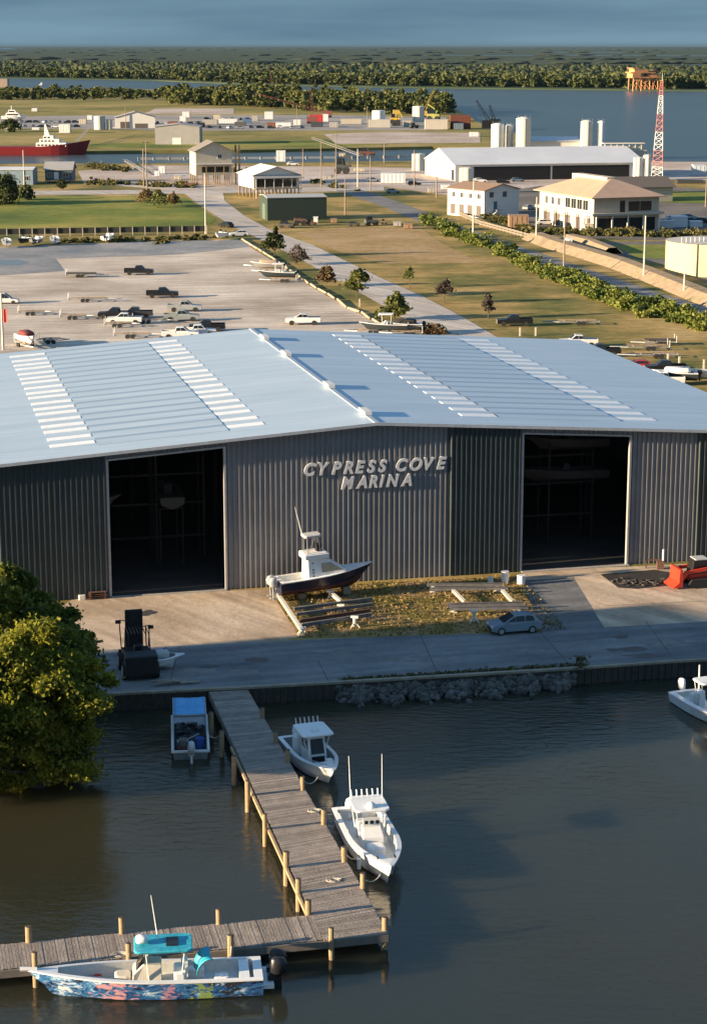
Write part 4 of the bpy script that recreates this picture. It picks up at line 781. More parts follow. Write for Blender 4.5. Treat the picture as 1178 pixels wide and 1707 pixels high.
MB().cyl((-1.5, .5, 4.5), (-1.95, .55, 6.9), .035, .02, 6).build('antenna', WHITE, o2)
MB().b2(-2.3, -1.7, -.4, .4, -.95, -.33).build('keel_block', WST0, rt); MB().b2(1.6, 2.2, -.4, .4, -.95, -.30).build('keel_block', WST0, rt)
for y in (-.4, .4): outboard(rt, -4.05, y, .55, mat('grey_motor', (.35, .36, .37), .3), 1.25)
# blocks and stands (things)
WST = mat('cream_steel', (.72, .66, .54), .6, 0, .15, 2)
def wl_(a, b_, z0=0.0): return P(a, b_, z0)
def beam_thing(name, label, a, b_, z, w, h, m, legs=True, group=None, flange=True, cat='beam'):
    p, q = P(*a, z), P(*b_, z); c = (p+q)/2; d = q-p; L_ = d.length; t_ = thing(name, label, cat, (c.x, c.y, 0), math.atan2(d.y, d.x), group); mb = MB()
    if flange: mb.b2(-L_/2, L_/2, -w/2, w/2, z, z+.03); mb.b2(-L_/2, L_/2, -w/2, w/2, z-h, z-h+.03); mb.b2(-L_/2, L_/2, -.03, .03, z-h+.03, z)
    else: mb.b2(-L_/2, L_/2, -w/2, w/2, z-h, z)
    mb.build('beam', m, t_)
    if legs:
        for s in (-1, 1):
            mb = MB(); x = s*(L_/2-.5); mb.b2(x-.12, x+.12, -.12, .12, 0, z-h); mb.b2(x-.3, x+.3, -.25, .25, 0, .06); mb.build('foot', WST, t_)
    return t_
gA = 'steel bunk beams of the boat racks'
GB = mat('grey_beam', (.20, .20, .21), .5, .4, .3, 2)
beam_thing('rack_rail', 'long cream steel rail on feet under the stern of the navy boat', (459, 983), (504, 1050), .55, .28, .22, WST)
beam_thing('rack_rail', 'short cream rail under the bow of the navy boat', (549, 984), (567, 1000), .55, .28, .22, WST)
beam_thing('bunk_beam', 'dark grey bunk beam nearest the navy boat', (490, 1013), (621, 996), .75, .26, .22, GB, False, gA)
beam_thing('bunk_beam', 'grey bunk beam second from the navy boat', (494, 1022), (622, 1005), .72, .26, .22, GB, False, gA)
beam_thing('bunk_beam', 'thin rusty edged bunk beam third from the navy boat', (500, 1033), (617, 1015), .62, .2, .25, RUST, False, gA)
beam_thing('bunk_beam', 'grey bunk beam of the left rack nearest the quay road', (503, 1040), (619, 1022), .60, .22, .25, GB, False, gA)
beam_thing('bunk_beam', 'rearmost beam of the right rack beside the hall wall', (711, 973), (838, 972), .75, .2, .22, GB, True, gA)
beam_thing('bunk_beam', 'second beam from the wall on the right rack', (716, 980), (846, 978), .75, .2, .24, GB, False, gA)
beam_thing('bunk_beam', 'third beam from the wall on the right rack', (745, 1006), (872, 1003), .75, .22, .32, GB, True, gA)
beam_thing('bunk_beam', 'front beam of the right rack behind the silver car', (750, 1012), (880, 1010), .75, .2, .26, GB, False, gA)
beam_thing('rack_rail', 'left white crosspiece of the right rack', (755, 983), (773, 1001), .55, .3, .15, WST, False)
beam_thing('rack_rail', 'right white crosspiece of the right rack', (837, 983), (853, 1001), .55, .3, .15, WST, False)
def stand(label, px, py, h=.9):
    t_ = thing('boat_stand', label, 'boat stand', P(px, py), random.uniform(-.4, .4), 'cream boat stands'); mb = MB(); mb.cyl((0, 0, .1), (0, 0, h), .14, .14, 8); mb.build('post', WST, t_); mb = MB(); mb.box((0, 0, h+.08), (.6, .28, .14)); mb.build('pad', WST, t_); mb = MB()
    for k in range(3): a = k*2.09; mb.cyl((0, 0, .5), (.45*math.cos(a), .45*math.sin(a), 0), .05, .05, 6)
    mb.build('leg', WST, t_)
stand('short cream stand behind the front beam of the left rack', 550, 998, .6); stand('cream stand at the right end of the left rack', 591, 1046, .8); stand('squat cream stand in the middle of the left rack', 568, 1020, .5)
stand('cream stand in front of the right rack', 789, 1038, .9); stand('cream stand at the corner of the left rack nearest the road', 503, 1056, .4)
def tub(label, px, py, m, r_=.35, h=.8):
    t_ = thing('barrel', label, 'barrel', P(px, py)); mb = MB(); mb.cyl((0, 0, 0), (0, 0, h*.5), r_*.95, r_, 14); mb.cyl((0, 0, h*.5), (0, 0, h), r_, r_*.95, 14); mb.build('drum', m, t_); MB().cyl((0, 0, h), (0, 0, h+.06), r_*1.06, r_*1.02, 14).build('rim', m, t_)
tub('tall white drum by the wall left of the right opening', 841, 972, WHITE, .33, 1.0); tub('white bucket beside the asphalt ramp', 868, 975, WHITE, .36, .8); tub('small white bucket left of the tall drum', 817, 972, mat('white_canvas', (.7, .7, .68), .8), .25, .45)

# ------------------------------------------------------------------ vehicles
def wheels(t_, xs, y, r_, w, rim=False, z=0):
    for x in xs:
        for s in (-1, 1):
            o = MB().cyl((x, s*(y-w/2), r_+z), (x, s*(y+w/2), r_+z), r_, r_, 14).build('wheel', RUB, t_)
            if rim: MB().cyl((x, s*(y+w/2-.02), r_+z), (x, s*(y+w/2+.015), r_+z), r_*.66, r_*.60, 12).build('rim', GALV, o)
def pickup(label, px, py, ang, col, group='pickups parked in the gravel lot', loc=None, rim=False, sc=1.0):
    m = paint('truck_'+'_'.join(str(int(c*100)) for c in col), col, .25); t_ = thing('pickup_truck', label, 'pickup', loc or P(px, py), R(ang), group)
    mb = MB(); hw = lambda x, z: .98 if .6 < z < 1.1 else .93
    mb.prism([(-2.9, .5), (2.85, .42), (2.92, .75), (2.85, 1.08), (1.35, 1.2), (-.75, 1.22), (-.75, 1.0), (-2.9, 1.0)], hw)
    mb.b2(-2.92, -.75, -.99, -.87, .95, 1.28); mb.b2(-2.92, -.75, .87, .99, .95, 1.28); mb.build('body', m, t_); MB().b2(-2.95, -2.86, -.87, .87, .7, 1.27).build('tailgate', m, t_)
    gh = lambda x, z: .92 if z < 1.3 else .74
    bevel(MB().prism([(-.8, 1.15), (-.62, 1.85), (.55, 1.9), (1.4, 1.18)], gh).build('cab', m, t_), .04)
    g = MB()
    def yy(z): return .925-(z-1.15)/.75*.18
    for s in (-1, 1):
        for q in ([(-.68, 1.3), (-.55, 1.76), (.02, 1.79), (.02, 1.3)], [(.1, 1.3), (.1, 1.79), (.5, 1.8), (1.12, 1.3)]):
            k = len(g.v); g.v += [(x, s*(yy(z)+.012), z) for x, z in q]; g.f.append(tuple(range(k, k+4)))
    g.add([(1.30, -.78, 1.28), (1.30, .78, 1.28), (.63, .68, 1.86), (.63, -.68, 1.86)], [(0, 1, 2, 3)]); g.add([(-.80, -.72, 1.35), (-.80, .72, 1.35), (-.67, .66, 1.77), (-.67, -.66, 1.77)], [(3, 2, 1, 0)])
    g.build('window', GLASS, t_); mb = MB(); mb.b2(2.88, 2.96, -.9, .9, .48, .66); mb.b2(-3.0, -2.93, -.9, .9, .48, .66); mb.build('bumper', GALV, t_)
    for s in (-1, 1): MB().b2(2.86, 2.94, s*.62-.14, s*.62+.14, .82, .98).build('headlight', mat('lamp_lens', (.7, .7, .68), .15), t_)
    MB().b2(-2.85, -.8, -.86, .86, 1.0, 1.04).build('bed', BLACKP, t_); wheels(t_, (-1.85, 1.85), .86, .41, .27, rim); return t_
def car(name, label, px, py, ang, col, group=None, L_=4.1, h=1.5, rim=False, parts=True, cat='car', loc=None):
    m = paint('car_'+'_'.join(str(int(c*100)) for c in col), col, .22); t_ = thing(name, label, cat, loc or P(px, py), R(ang), group); k = L_/4.1
    mb = MB(); mb.prism([(x*k, z) for x, z in [(-2.02, .38), (-1.6, .25), (1.7, .22), (2.03, .35), (2.05, .62), (1.85, .82), (1.0, .98), (-1.75, 1.02), (-2.05, .9)]], lambda x, z: .86 if .3 < z < .9 else .80); bevel(mb.build('body', m, t_), .05)
    mb = MB(); mb.prism([(-1.85*k, .96), (-1.55*k, h-.1), (-1.0*k, h), (.1*k, h-.02), (1.1*k, .94)], lambda x, z: .80 if z < 1.1 else .60); bevel(mb.build('cabin', m, t_), .05)
    g = MB(); yy = lambda z: .81-(z-.96)/(h-.96)*.19
    for s in (-1, 1):
        for q in ([(-1.45, 1.04), (-1.3, h-.12), (-.75, h-.08), (-.7, 1.04)], [(-.62, 1.04), (-.62, h-.08), (.05, h-.09), (.05, 1.04)], [(.12, 1.04), (.12, h-.11), (.8, 1.04)]):
            kk = len(g.v); g.v += [(x*k, s*(yy(z)+.02), z) for x, z in q]; g.f.append(tuple(range(kk, kk+len(q))))
    g.add([(1.06*k, -.68, 1.0), (1.06*k, .68, 1.0), (.22*k, .56, h-.04), (.22*k, -.56, h-.04)], [(0, 1, 2, 3)]); g.add([(-1.87*k, -.62, 1.05), (-1.87*k, .62, 1.05), (-1.62*k, .56, h-.15), (-1.62*k, -.56, h-.15)], [(3, 2, 1, 0)])
    g.v = [(x+(.02 if x > 1.0*k or 0 else 0), y, z+.012) for x, y, z in g.v]; g.build('window', GLASS, t_)
    if parts:
        for s in (-1, 1): MB().b2(1.9*k, 2.0*k+.04, s*.58-.16, s*.58+.16, .60, .74).build('headlight', mat('lamp_lens', (.7, .7, .68), .15), t_); MB().b2(-2.08*k, -1.98*k, s*.62-.12, s*.62+.12, .75, .95).build('tail_light', REDP, t_); MB().b2(.75*k, .95*k, s*.86-.08, s*.86+.08, .98, 1.1).build('mirror', m, t_)
        MB().b2(2.0*k, 2.07*k, -.45, .45, .32, .55).build('grille', BLACKP, t_)
    wheels(t_, (-1.25*k, 1.28*k), .78, .32, .2, rim); return t_
car('hatchback', 'silver blue hatchback parked at the edge of the quay road', 856, 1053, 180+13.3, (.22, .27, .31), None, 4.1, 1.52, True)
def trailer(label, px, py, ang, L_=6.5, flat=False, group='empty boat trailers', load=None, guides=True):
    t_ = thing('boat_trailer', label, 'trailer', P(px, py), R(ang), group); mb = MB(); w = .95
    for s in (-1, 1): mb.beam((-L_/2, s*w, .55), (L_*.2, s*w, .55), .1, .14); mb.beam((L_*.2, s*w, .55), (L_/2, 0, .5), .1, .14)
    for x in (-L_/2, -L_*.2, 0.1*L_): mb.beam((x, -w, .55), (x, w, .55), .08, .1)
    mb.build('frame', GALV, t_); wheels(t_, (-L_*.22, -L_*.22+.85), 1.1, .34, .22)
    for s in (-1, 1): MB().b2(-L_*.22-.45, -L_*.22+1.3, s*1.1-.14, s*1.1+.14, .72, .77).build('fender', GALV, t_); MB().beam((-L_*.45, s*.55, .75), (L_*.22, s*.55, .8), .14, .08).build('bunk', WOODP, t_)
    if flat: MB().b2(-L_/2, L_*.2, -.98, .98, .84, .90).build('platform', DKWOOD, t_)
    if guides:
        for s in (-1, 1): MB().cyl((-L_/2+.1, s*1.05, .5), (-L_/2+.1, s*1.1, 1.6), .04, .04, 6).build('guide_post', WHITE, t_)
    return t_
BK = (.012, .013, .016); WH = (.72, .72, .72); SV = (.33, .35, .36); DG = (.04, .045, .05)
pickup('black pickup farthest up the gravel lot towing a flat trailer', 232, 458, 2, BK); trailer('flat black trailer behind the farthest black pickup', 146, 462, 2, 8.5, True)
pickup('black pickup in the middle of the gravel lot towing a bare boat trailer', 271, 496, 4, BK); trailer('bare galvanised trailer behind the middle black pickup', 158, 503, 4, 9.5)
pickup('dark pickup on the far side of the white crew cab', 193, 531, 178, BK); pickup('white crew cab pickup facing left in the cluster in the lot', 208, 540, 180, WH)
pickup('dark green pickup half hidden behind the white crew cab', 226, 530, 182, DG)
pickup('silver pickup at the back of the cluster in the lot', 308, 519, 2, SV); pickup('silver grey pickup in front of the other silver one', 303, 535, 2, (.28, .31, .31))
trailer('trailer hitched behind the silver grey pickup', 255, 539, 2, 7); trailer('low trailer in front of the white crew cab', 205, 545, 2, 6)
pickup('white pickup partly hidden by the left roof edge', 330, 560, 2, WH); pickup('black pickup behind the roof edge next to the white one', 345, 552, 182, BK); pickup('white pickup lowest behind the left roof slope', 301, 564, 2, WH); trailer('boat trailer just above the left roof slope', 232, 563, 2, 8)
pickup('white pickup facing left near the log barrier and the verge', 505, 541, 180, WH)
car('van', 'white car cut off by the left edge of the picture', 8, 506, 3, WH, None, 5.2, 1.9, cat='van')
pickup('black pickup facing left on the grass field beside the road', 857, 543, 180, BK, 'pickups parked on the grass'); trailer('long empty trailer behind the black pickup on the grass', 950, 541, 180, 9.5, False, 'empty trailers on the grass', guides=False)
pickup('white pickup mostly hidden by the right roof edge', 963, 578, 180, WH, 'pickups parked on the grass'); pickup('black pickup half hidden by the right roof edge', 1000, 594, 180, BK, 'pickups parked on the grass')
trailer('rear trailer loaded with bunks right of the half hidden black pickup', 1065, 583, 180, 9, False, 'empty trailers on the grass'); trailer('front bare trailer right of the half hidden black pickup', 1078, 596, 180, 9, False, 'empty trailers on the grass', guides=False); trailer('trailer parked farther back above the bare ones', 1088, 575, 180, 7, True, 'empty trailers on the grass')
car('hatchback', 'red car beside the right roof edge', 1060, 617, 180, (.38, .02, .025), None, 4.2, 1.5, parts=False); pickup('dark pickup behind the white crew cab near the right roof edge', 1108, 622, 180, BK, 'pickups parked on the grass'); pickup('white crew cab pickup nearest the right roof edge', 1103, 642, 180, WH, 'pickups parked on the grass')
# parked hull shapes on trailers
def boat_on_trailer(label, px, py, ang, L_, hullm, name='trailered_boat', cover=None, tower=False, frame=False):
    t_ = thing(name, label, 'boat', P(px, py)+Vector((0, 0, .85)), R(ang), 'boats on trailers'); make_boat(t_, L_, 2.4, .85, hullm, OFFW, WHITE, .25, .35, 12, .8)
    if cover: MB().rbox((-.3, 0, 1.1), (L_*.6, 1.7, .7), .5).build('cover', cover, t_, smooth=True)
    else: console(t_, -.2, .8, .8, 1.0, .4)
    if frame: ttop(t_, -.3, 2.4, 1.8, 2.4, .5, mat('white_canvas', (.7, .7, .68), .8))
    outboard(t_, -L_/2, 0, .5, BLACKP, 1.0); return t_
boat_on_trailer('dark boat with white canopy on a trailer at the edge of the gravel lot', 462, 467, 175, 7.2, DG and mat('dark_hull', (.03, .04, .045), .4), frame=True); trailer('trailer under the dark boat with white canopy', 464, 470, 175, 7.5, False, 'loaded boat trailers')
boat_on_trailer('grey boat standing behind the one with the canopy at the lot edge', 446, 452, 175, 6.5, mat('grey_hull', (.2, .2, .2), .5), cover=mat('tan_cover', (.35, .27, .2), .9))
trailer('trailer under the grey boat at the lot edge', 448, 455, 175, 7, False, 'loaded boat trailers')
boat_on_trailer('dark boat under a white frame just behind the hall roof', 640, 557, 178, 7.4, mat('dark_hull', (.03, .04, .045), .4), frame=True); boat_on_trailer('second dark boat left of the yellow bush behind the hall roof', 672, 556, 180, 6, mat('grey_hull', (.2, .2, .2), .5), cover=mat('dark_cover', (.03, .03, .03), .9))
trailer('trailer left end of the pair of boats behind the hall roof', 610, 556, 178, 7, False, 'loaded boat trailers'); trailer('trailer right end of the pair of boats behind the hall roof', 668, 559, 178, 7, False, 'loaded boat trailers')
boat_on_trailer('white boat with pointed bow at the left edge above the roof', 46, 577, -65, 6.4, WHITE, cover=mat('maroon_cover', (.16, .03, .03), .9)); trailer('trailer under the white boat at the left edge above the roof', 46, 579, -65, 7, False, 'loaded boat trailers')
boat_on_trailer('black and white covered boat right of the red car', 1124, 640, 175, 6, mat('dark_hull', (.03, .04, .045), .4), cover=WHITE); boat_on_trailer('long white boat at the right edge above the roof', 1180, 638, 180, 7, WHITE)
for i, (x, y, lb) in enumerate([(12, 412, 'white upturned skiff leftmost in front of the fence'), (40, 409, 'dark small boat second from left in front of the fence'), (64, 409, 'grey small boat third from left in front of the fence'), (92, 408, 'white small boat at the right end of the row by the fence'), (182, 404, 'white boat on its own in front of the middle of the fence'), (368, 400, 'low white boat at the right end of the fence')]):
    boat_on_trailer(lb, x, y, random.choice([75, 100, 250]), 5.0, [WHITE, mat('dark_hull', (.03, .04, .045), .4), mat('grey_hull', (.2, .2, .2), .5), WHITE, WHITE, WHITE][i], 'small_boat')

# forklift (seen from behind)
p_ = P(227, 1133); fk = thing('marina_forklift', 'tall black marina forklift parked by the tree at the quay edge', 'forklift', (p_.x, p_.y+1.6, 0), math.pi/2+A)
FKM = mat('black_machine', (.018, .016, .017), .5, 0, .3, 2)
mb = MB(); mb.prism([(-2.2, .45), (1.9, .45), (1.9, 1.5), (-.4, 1.6), (-1.2, 2.1), (-2.25, 1.95)], lambda x, z: 1.0 if x > -1 else 1.18); bevel(mb.build('chassis', FKM, fk), .1); wheels(fk, (-1.35, 1.25), 1.12, .62, .42, True)
mb = MB()
for s in (-1, 1):
    mb.b2(1.9, 2.15, s*.55-.1, s*.55+.1, .2, 4.2); mb.b2(2.15, 2.33, s*.42-.08, s*.42+.08, .2, 4.0)
for z in (.6, 1.5, 2.4, 3.3, 4.1): mb.b2(1.92, 2.12, -.62, .62, z, z+.18)
mb.b2(1.97, 2.05, -.4, .4, .5, 4.1); mb.build('mast', FKM, fk); mb = MB(); mb.b2(2.35, 2.45, -1.15, 1.15, .5, 1.1)
for s in (-1, 1): mb.b2(2.4, 4.8, s*.8-.1, s*.8+.1, .35, .43)
mb.build('fork', FKM, fk); mb = MB()
for s in (-1, 1): mb.cyl((-.9, s*.8, 1.9), (-.7, s*.75, 3.2), .05, .05, 6); mb.cyl((1.3, s*.8, 1.5), (1.1, s*.75, 3.2), .05, .05, 6)
for i in range(7): mb.box((.2, -.72+.24*i, 3.22), (1.95, .05, .06))
mb.build('overhead_guard', FKM, fk); MB().rbox((-.2, 0, 1.9), (.6, .6, .7), .1).build('seat', BLACKP, fk)
for s in (1, -1):
    mb = MB(); mb.cyl((1.7, s*1.0, 1.4), (1.7, s*1.12, 3.1 if s < 0 else 3.6), .045, .045, 6); mb.cyl((1.7, s*.5, 3.55 if s > 0 else 3.0), (1.7, s*1.2, 3.6 if s > 0 else 3.1), .04, .04, 6); mb.box((1.7, s*1.2, 3.5 if s > 0 else 2.95), (.25, .4, .22)); mb.build('work_light', FKM, fk)
rt = thing('jon_boat', 'small white and grey boat lying on the quay right of the forklift', 'boat', P(272, 1114)+Vector((0, 0, .35)), R(10)); make_boat(rt, 2.6, 1.7, .55, WHITE, GALV, WHITE, .16, .3, 12, .8); MB().rbox((-.1, 0, .75), (1.2, 1.0, .6), .35).build('cover', mat('grey_canvas', (.45, .45, .44), .7), rt, smooth=True); MB().cyl((-.9, -.6, .5), (.3, .4, 1.15), .05, .05, 6).build('strap', BLUEP, rt)
tub('pale blue bucket at the tree edge of the quay', 192, 1146, mat('pale_blue_pad', (.5, .6, .66), .6), .3, .5)
# timber scraps on quay
t_ = thing('timber_pile', 'loose weathered boards lying on the quay edge near the work skiff', 'timber', P(290, 1140), A); mb = MB()
for i in range(9): mb.box((random.uniform(-1.2, 1.2), random.uniform(-.5, .5), .06+.03*i), (random.uniform(.8, 2.2), .18, .05), random.uniform(-.5, .5))
mb.build('board', mat('cap_timber', (.30, .25, .18), .9), t_)
# junk by the left opening
t_ = thing('scrap_pile', 'rusty pallets and scrap stacked against the wall beside the left opening', 'scrap', P(163, 997), A); mb = MB()
for i in range(4): mb.box((0, 0, .12+.16*i), (1.9-.15*i, .9, .04), random.uniform(-.1, .1)); mb.box((-.6, 0, .05+.16*i), (.12, .9, .1)); mb.box((.6, 0, .05+.16*i), (.12, .9, .1))
mb.build('pallet', RUST, t_); mb = MB(); mb.beam((-.6, .3, .6), (.4, .35, 1.3), .1); mb.beam((.5, .3, .6), (.1, .35, 1.4), .1); mb.build('bent_frame', RUST, t_); MB().rbox((-1.3, -.1, .2), (.6, .5, .4), .1).build('pale_sack', WST, t_)
# red compact loader on the right
p_ = P(1150, 978); ld = thing('compact_loader', 'red compact track loader with black cab by the hall wall at the right edge', 'loader', (p_.x+.8, p_.y+.6, 0), math.pi+A); ld.scale = (1.12, 1.12, 1.12)
RO = paint('red_orange_paint', (.60, .045, .02), .4); mb = MB(); mb.prism([(-1.7, .5), (1.0, .5), (1.0, 1.0), (-.6, 1.1), (-.8, 1.55), (-1.75, 1.5)], lambda x, z: .62); bevel(mb.build('body', RO, ld), .05)
for s in (-1, 1):
    mb = MB(); pr = [(-1.5, .05), (.9, .05), (1.25, .35), (1.0, .7), (-1.5, .8), (-1.8, .4)]; mb.prism(pr, lambda x, z: .22); mb.v = [(x, y+s*.85, z) for x, y, z in mb.v]; mb.build('track', RUB, ld)
    mb = MB(); mb.beam((-1.5, s*.8, 1.6), (1.3, s*.8, 1.25), .14, .26); mb.beam((1.3, s*.8, 1.3), (1.9, s*.8, .5), .14, .26); mb.beam((-1.6, s*.8, .9), (-1.4, s*.8, 1.7), .14, .3); mb.build('loader_arm', RO, ld)
mb = MB(); mb.prism([(-.7, 1.0), (.85, 1.0), (.7, 2.05), (-.6, 2.1)], lambda x, z: .55); bevel(mb.build('cab', BLACKP, ld), .05); mb = MB(); mb.prism([(1.7, .15), (2.5, .1), (2.0, .5), (1.95, 1.5), (1.7, 1.5)], lambda x, z: .95); mb.build('bucket', RO, ld); MB().b2(-.5, .55, -.6, .6, 2.1, 2.16).build('cab_roof', mat('grey_canvas', (.45, .45, .44), .7), ld)
# pipe post and hydrant bench by wall
t_ = thing('vent_pipe', 'white upright pipe with rusty frame standing at the wall left of the red loader', 'pipe', P(1104, 947)); MB().cyl((0, 0, 0), (0, 0, 1.7), .1, .1, 8).build('pipe', WHITE, t_); mb = MB(); mb.box((-.8, 0, .75), (1.7, .1, .1)); mb.box((-1.5, 0, .4), (.1, .1, .8)); mb.box((-.3, -.3, .35), (.6, .5, .7)); mb.build('frame', RUST, t_)
t_ = thing('scrap_heap', 'dark broken scrap scattered on the ground left of the red loader', 'scrap', P(1080, 972)); mb = MB()
for i in range(60): mb.box((random.gauss(0, 1.6), random.gauss(0, .5), random.uniform(.03, .15)), (random.uniform(.1, .6), random.uniform(.05, .3), .08), random.uniform(0, 3))
mb.build('debris', mat('charred_debris', (.05, .045, .04), .8, 0, .5, 3, island=.6), t_)
STW = mat('darkened_gelcoat', (.06, .06, .06), .6)  # white hulls darkened, the dimness indoors is put into their colour
# stored boats on racks inside the hall
def HP(u, v, z=0): return O0+Vector((math.cos(A)*u-math.sin(A)*v, math.sin(A)*u+math.cos(A)*v, z))
for i, (u0, v0, lb) in enumerate([(14.5, 9, 'steel boat rack with white hulls deep inside the right opening'), (-21.8, 9, 'steel boat rack deep inside the left opening')]):
    t_ = thing('storage_rack', lb, 'rack', HP(u0, v0), A); mb = MB()
    for x in (0, 4.2, 8.4):
        for y in (0, 3): mb.b2(x-.1, x+.1, y-.1, y+.1, 0, 10.5)
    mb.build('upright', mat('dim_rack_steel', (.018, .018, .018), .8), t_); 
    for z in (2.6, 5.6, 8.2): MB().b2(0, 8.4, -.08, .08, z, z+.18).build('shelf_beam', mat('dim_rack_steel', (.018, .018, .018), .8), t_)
for (u, v, z, rz, s_, lb) in [(20.2, 9.6, 6.05, 180, 8.5, 'darkened hull on the middle shelf inside the right opening'), (20.6, 9.6, 9.0, 180, 7.5, 'darkened hull on the top shelf inside the right opening'), (-23.4, 5.0, 6.6, 0, 4.0, 'white bow poking out behind the left door jamb'), (-16.5, 10, 6.0, 90, 7, 'dim hull facing out inside the left opening')]:
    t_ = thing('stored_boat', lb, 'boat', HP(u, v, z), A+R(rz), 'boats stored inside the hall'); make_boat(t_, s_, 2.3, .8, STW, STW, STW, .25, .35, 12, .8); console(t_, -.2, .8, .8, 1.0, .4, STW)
    if lb.startswith('white bow') or lb.startswith('dim'):
        mb = MB(); mb.beam((-s_*.35, 0, -.55), (s_*.2, 0, -.55), .1); mb.beam((-s_*.35, -1.0, -.45), (-s_*.35, 1.0, -.45), .12); mb.beam((s_*.2, -1.0, -.45), (s_*.2, 1.0, -.45), .12)
        for x in (-s_*.35, s_*.2):
            for y in (-1, 1): mb.beam((x, y, -.4), (x, y, -z+.03), .12)
        mb.build('cradle', mat('dim_rack_steel', (.018, .018, .018), .8), t_)

# ------------------------------------------------------------------ barriers, fence, poles
def run(pts, step):
    out = []; w = [P(*p) for p in pts]
    for a, b_ in zip(w, w[1:]):
        n = max(1, int((b_-a).length/step)); out += [a.lerp(b_, i/n) for i in range(n)]
    return out+[w[-1]]
LOGM = mat('pale_log', (.36, .30, .22), .9, 0, .2, 2)
lg = run([(400, 398), (455, 432), (516, 475), (560, 500), (580, 515), (600, 522), (640, 546)], 6.5)
for i, (a, b_) in enumerate(zip(lg, lg[1:])):
    d = b_-a; t_ = thing('log_barrier', ['uppermost', 'second', 'third', 'fourth', 'fifth', 'sixth', 'seventh', 'eighth', 'ninth', 'tenth', 'eleventh', 'twelfth', 'thirteenth', 'fourteenth', 'fifteenth', 'sixteenth', 'seventeenth', 'eighteenth', 'nineteenth', 'twentieth'][min(i, 19)]+(' extra' if i > 19 else '')+' pale log from the top along the verge of the gravel lot', 'log', (a+b_)/2, math.atan2(d.y, d.x)+random.uniform(-.06, .06), 'logs edging the gravel lot')
    MB().cyl((-d.length*.45, 0, .22), (d.length*.45, 0, .22), .22, .2, 8).build('log', LOGM, t_); mb = MB(); mb.box((-d.length*.3, 0, .05), (.3, .6, .1)); mb.box((d.length*.3, 0, .05), (.3, .6, .1)); mb.build('sleeper', DKWOOD, t_)
def fence(label, pts, step, h, panelm, postm, cat='fence', rails=3, group=None):
    w = run(pts, step); t_ = thing('fence', label, cat, w[0], 0, group); mb = MB()
    for a, b_ in zip(w, w[1:]):
        for k in range(rails):
            z = h*(k+.7)/rails; mb.beam(tuple(a-w[0]+Vector((0, 0, z))), tuple(b_-w[0]+Vector((0, 0, z))), .05, h/rails*.72)
    mb.build('panel', panelm, t_)
    for a in w[:99]: p = a-w[0]; MB().b2(p.x-.09, p.x+.09, p.y-.17, p.y-.02, 0, h+.15).build('post', postm, t_)
fence('dark slatted fence with pale posts along the far edge of the gravel lot', [(-30, 396), (345, 390)], 2.9, 1.9, mat('dark_fence_slats', (.05, .05, .045), .9), mat('pale_post', (.4, .38, .33), .9), rails=1)
fence('pale wire fence in front of the white two storey house', [(748, 352), (800, 376), (880, 398)], 2.6, 1.2, mat('pale_fence', (.20, .17, .13), .9), mat('pale_post', (.4, .38, .33), .9), rails=2)
fence('low railing along the canal edge on the near bank', [(230, 268), (560, 266), (690, 264)], 6, 1.2, GALV, WST, rails=1)
def pole(label, px, ptop, pbase, m=None, arm=True, r_=.17, arms=1):
    p_ = P(px, pbase); s_ = PM(px, pbase); h = (pbase-ptop)/s_/.985; t_ = thing('utility_pole', label, 'pole', p_, random.uniform(-.3, .3), 'utility poles'); MB().cyl((0, 0, -.2), (0, 0, h), r_*1.2, r_*.75, 8).build('pole', m or mat('pole_wood', (.27, .22, .17), .9, 0, .2, 2), t_)
    for k in range(arms if arm else 0): MB().b2(-1.2, 1.2, -.06, .06, h-.7-k*1.2, h-.55-k*1.2).build('crossarm', DKWOOD, t_)
    return t_
PW = mat('pale_concrete_pole', (.55, .52, .45), .8)
for a in [('tall pole in the tan yard left of the beige house', 245, 237, 318, None), ('pole at the road corner beside the lawn', 343, 292, 390, PW, False), ('twin pole right of the tan yard pole', 240, 250, 312, None, False), ('pole left of the blue grey cabin', 41, 252, 308, PW, False),
          ('tall pole behind the green shed', 535, 240, 314, None), ('pole beside the canal walkway', 560, 225, 318, None, True), ('pole right of the canal walkway', 596, 250, 312, PW, False), ('thin pole in the gravel yard before the warehouse', 617, 262, 318, None, False),
          ('pole at the gravel yard fence', 690, 252, 312, None), ('pole in front of the warehouse gable', 727, 262, 330, None), ('dark tall pole left of the white two storey house', 788, 300, 398, PW), ('pole right of the white two storey house', 893, 330, 402, PW, False), ('leaning pole with bracket before the tan roofed office', 939, 357, 450, None, True), ('bright pole between the back road and the round tank', 1072, 362, 465, PW, False),
          ('thin pole by the round tank', 1139, 455, 492, PW, False), ('flag mast at the left edge of the gravel lot', 6, 490, 583, PW, False), ('pole on the grass behind the right roof edge', 1175, 300, 345, None)]:
    pole(*a)
p_ = P(8, 583); t_ = thing('red_flag', 'faded red flag hanging on the mast at the left edge', 'flag', (p_.x+.0, p_.y-.2, 0)); vs = [(.05+.1*i, -.05*math.sin(i*1.3), 6.2-2.0*j) for i in range(7) for j in range(2)]; MB().add(vs, [(2*i, 2*i+1, 2*i+3, 2*i+2) for i in range(6)]).build('cloth', REDP, t_).modifiers.new('s', 'SOLIDIFY').thickness = .03
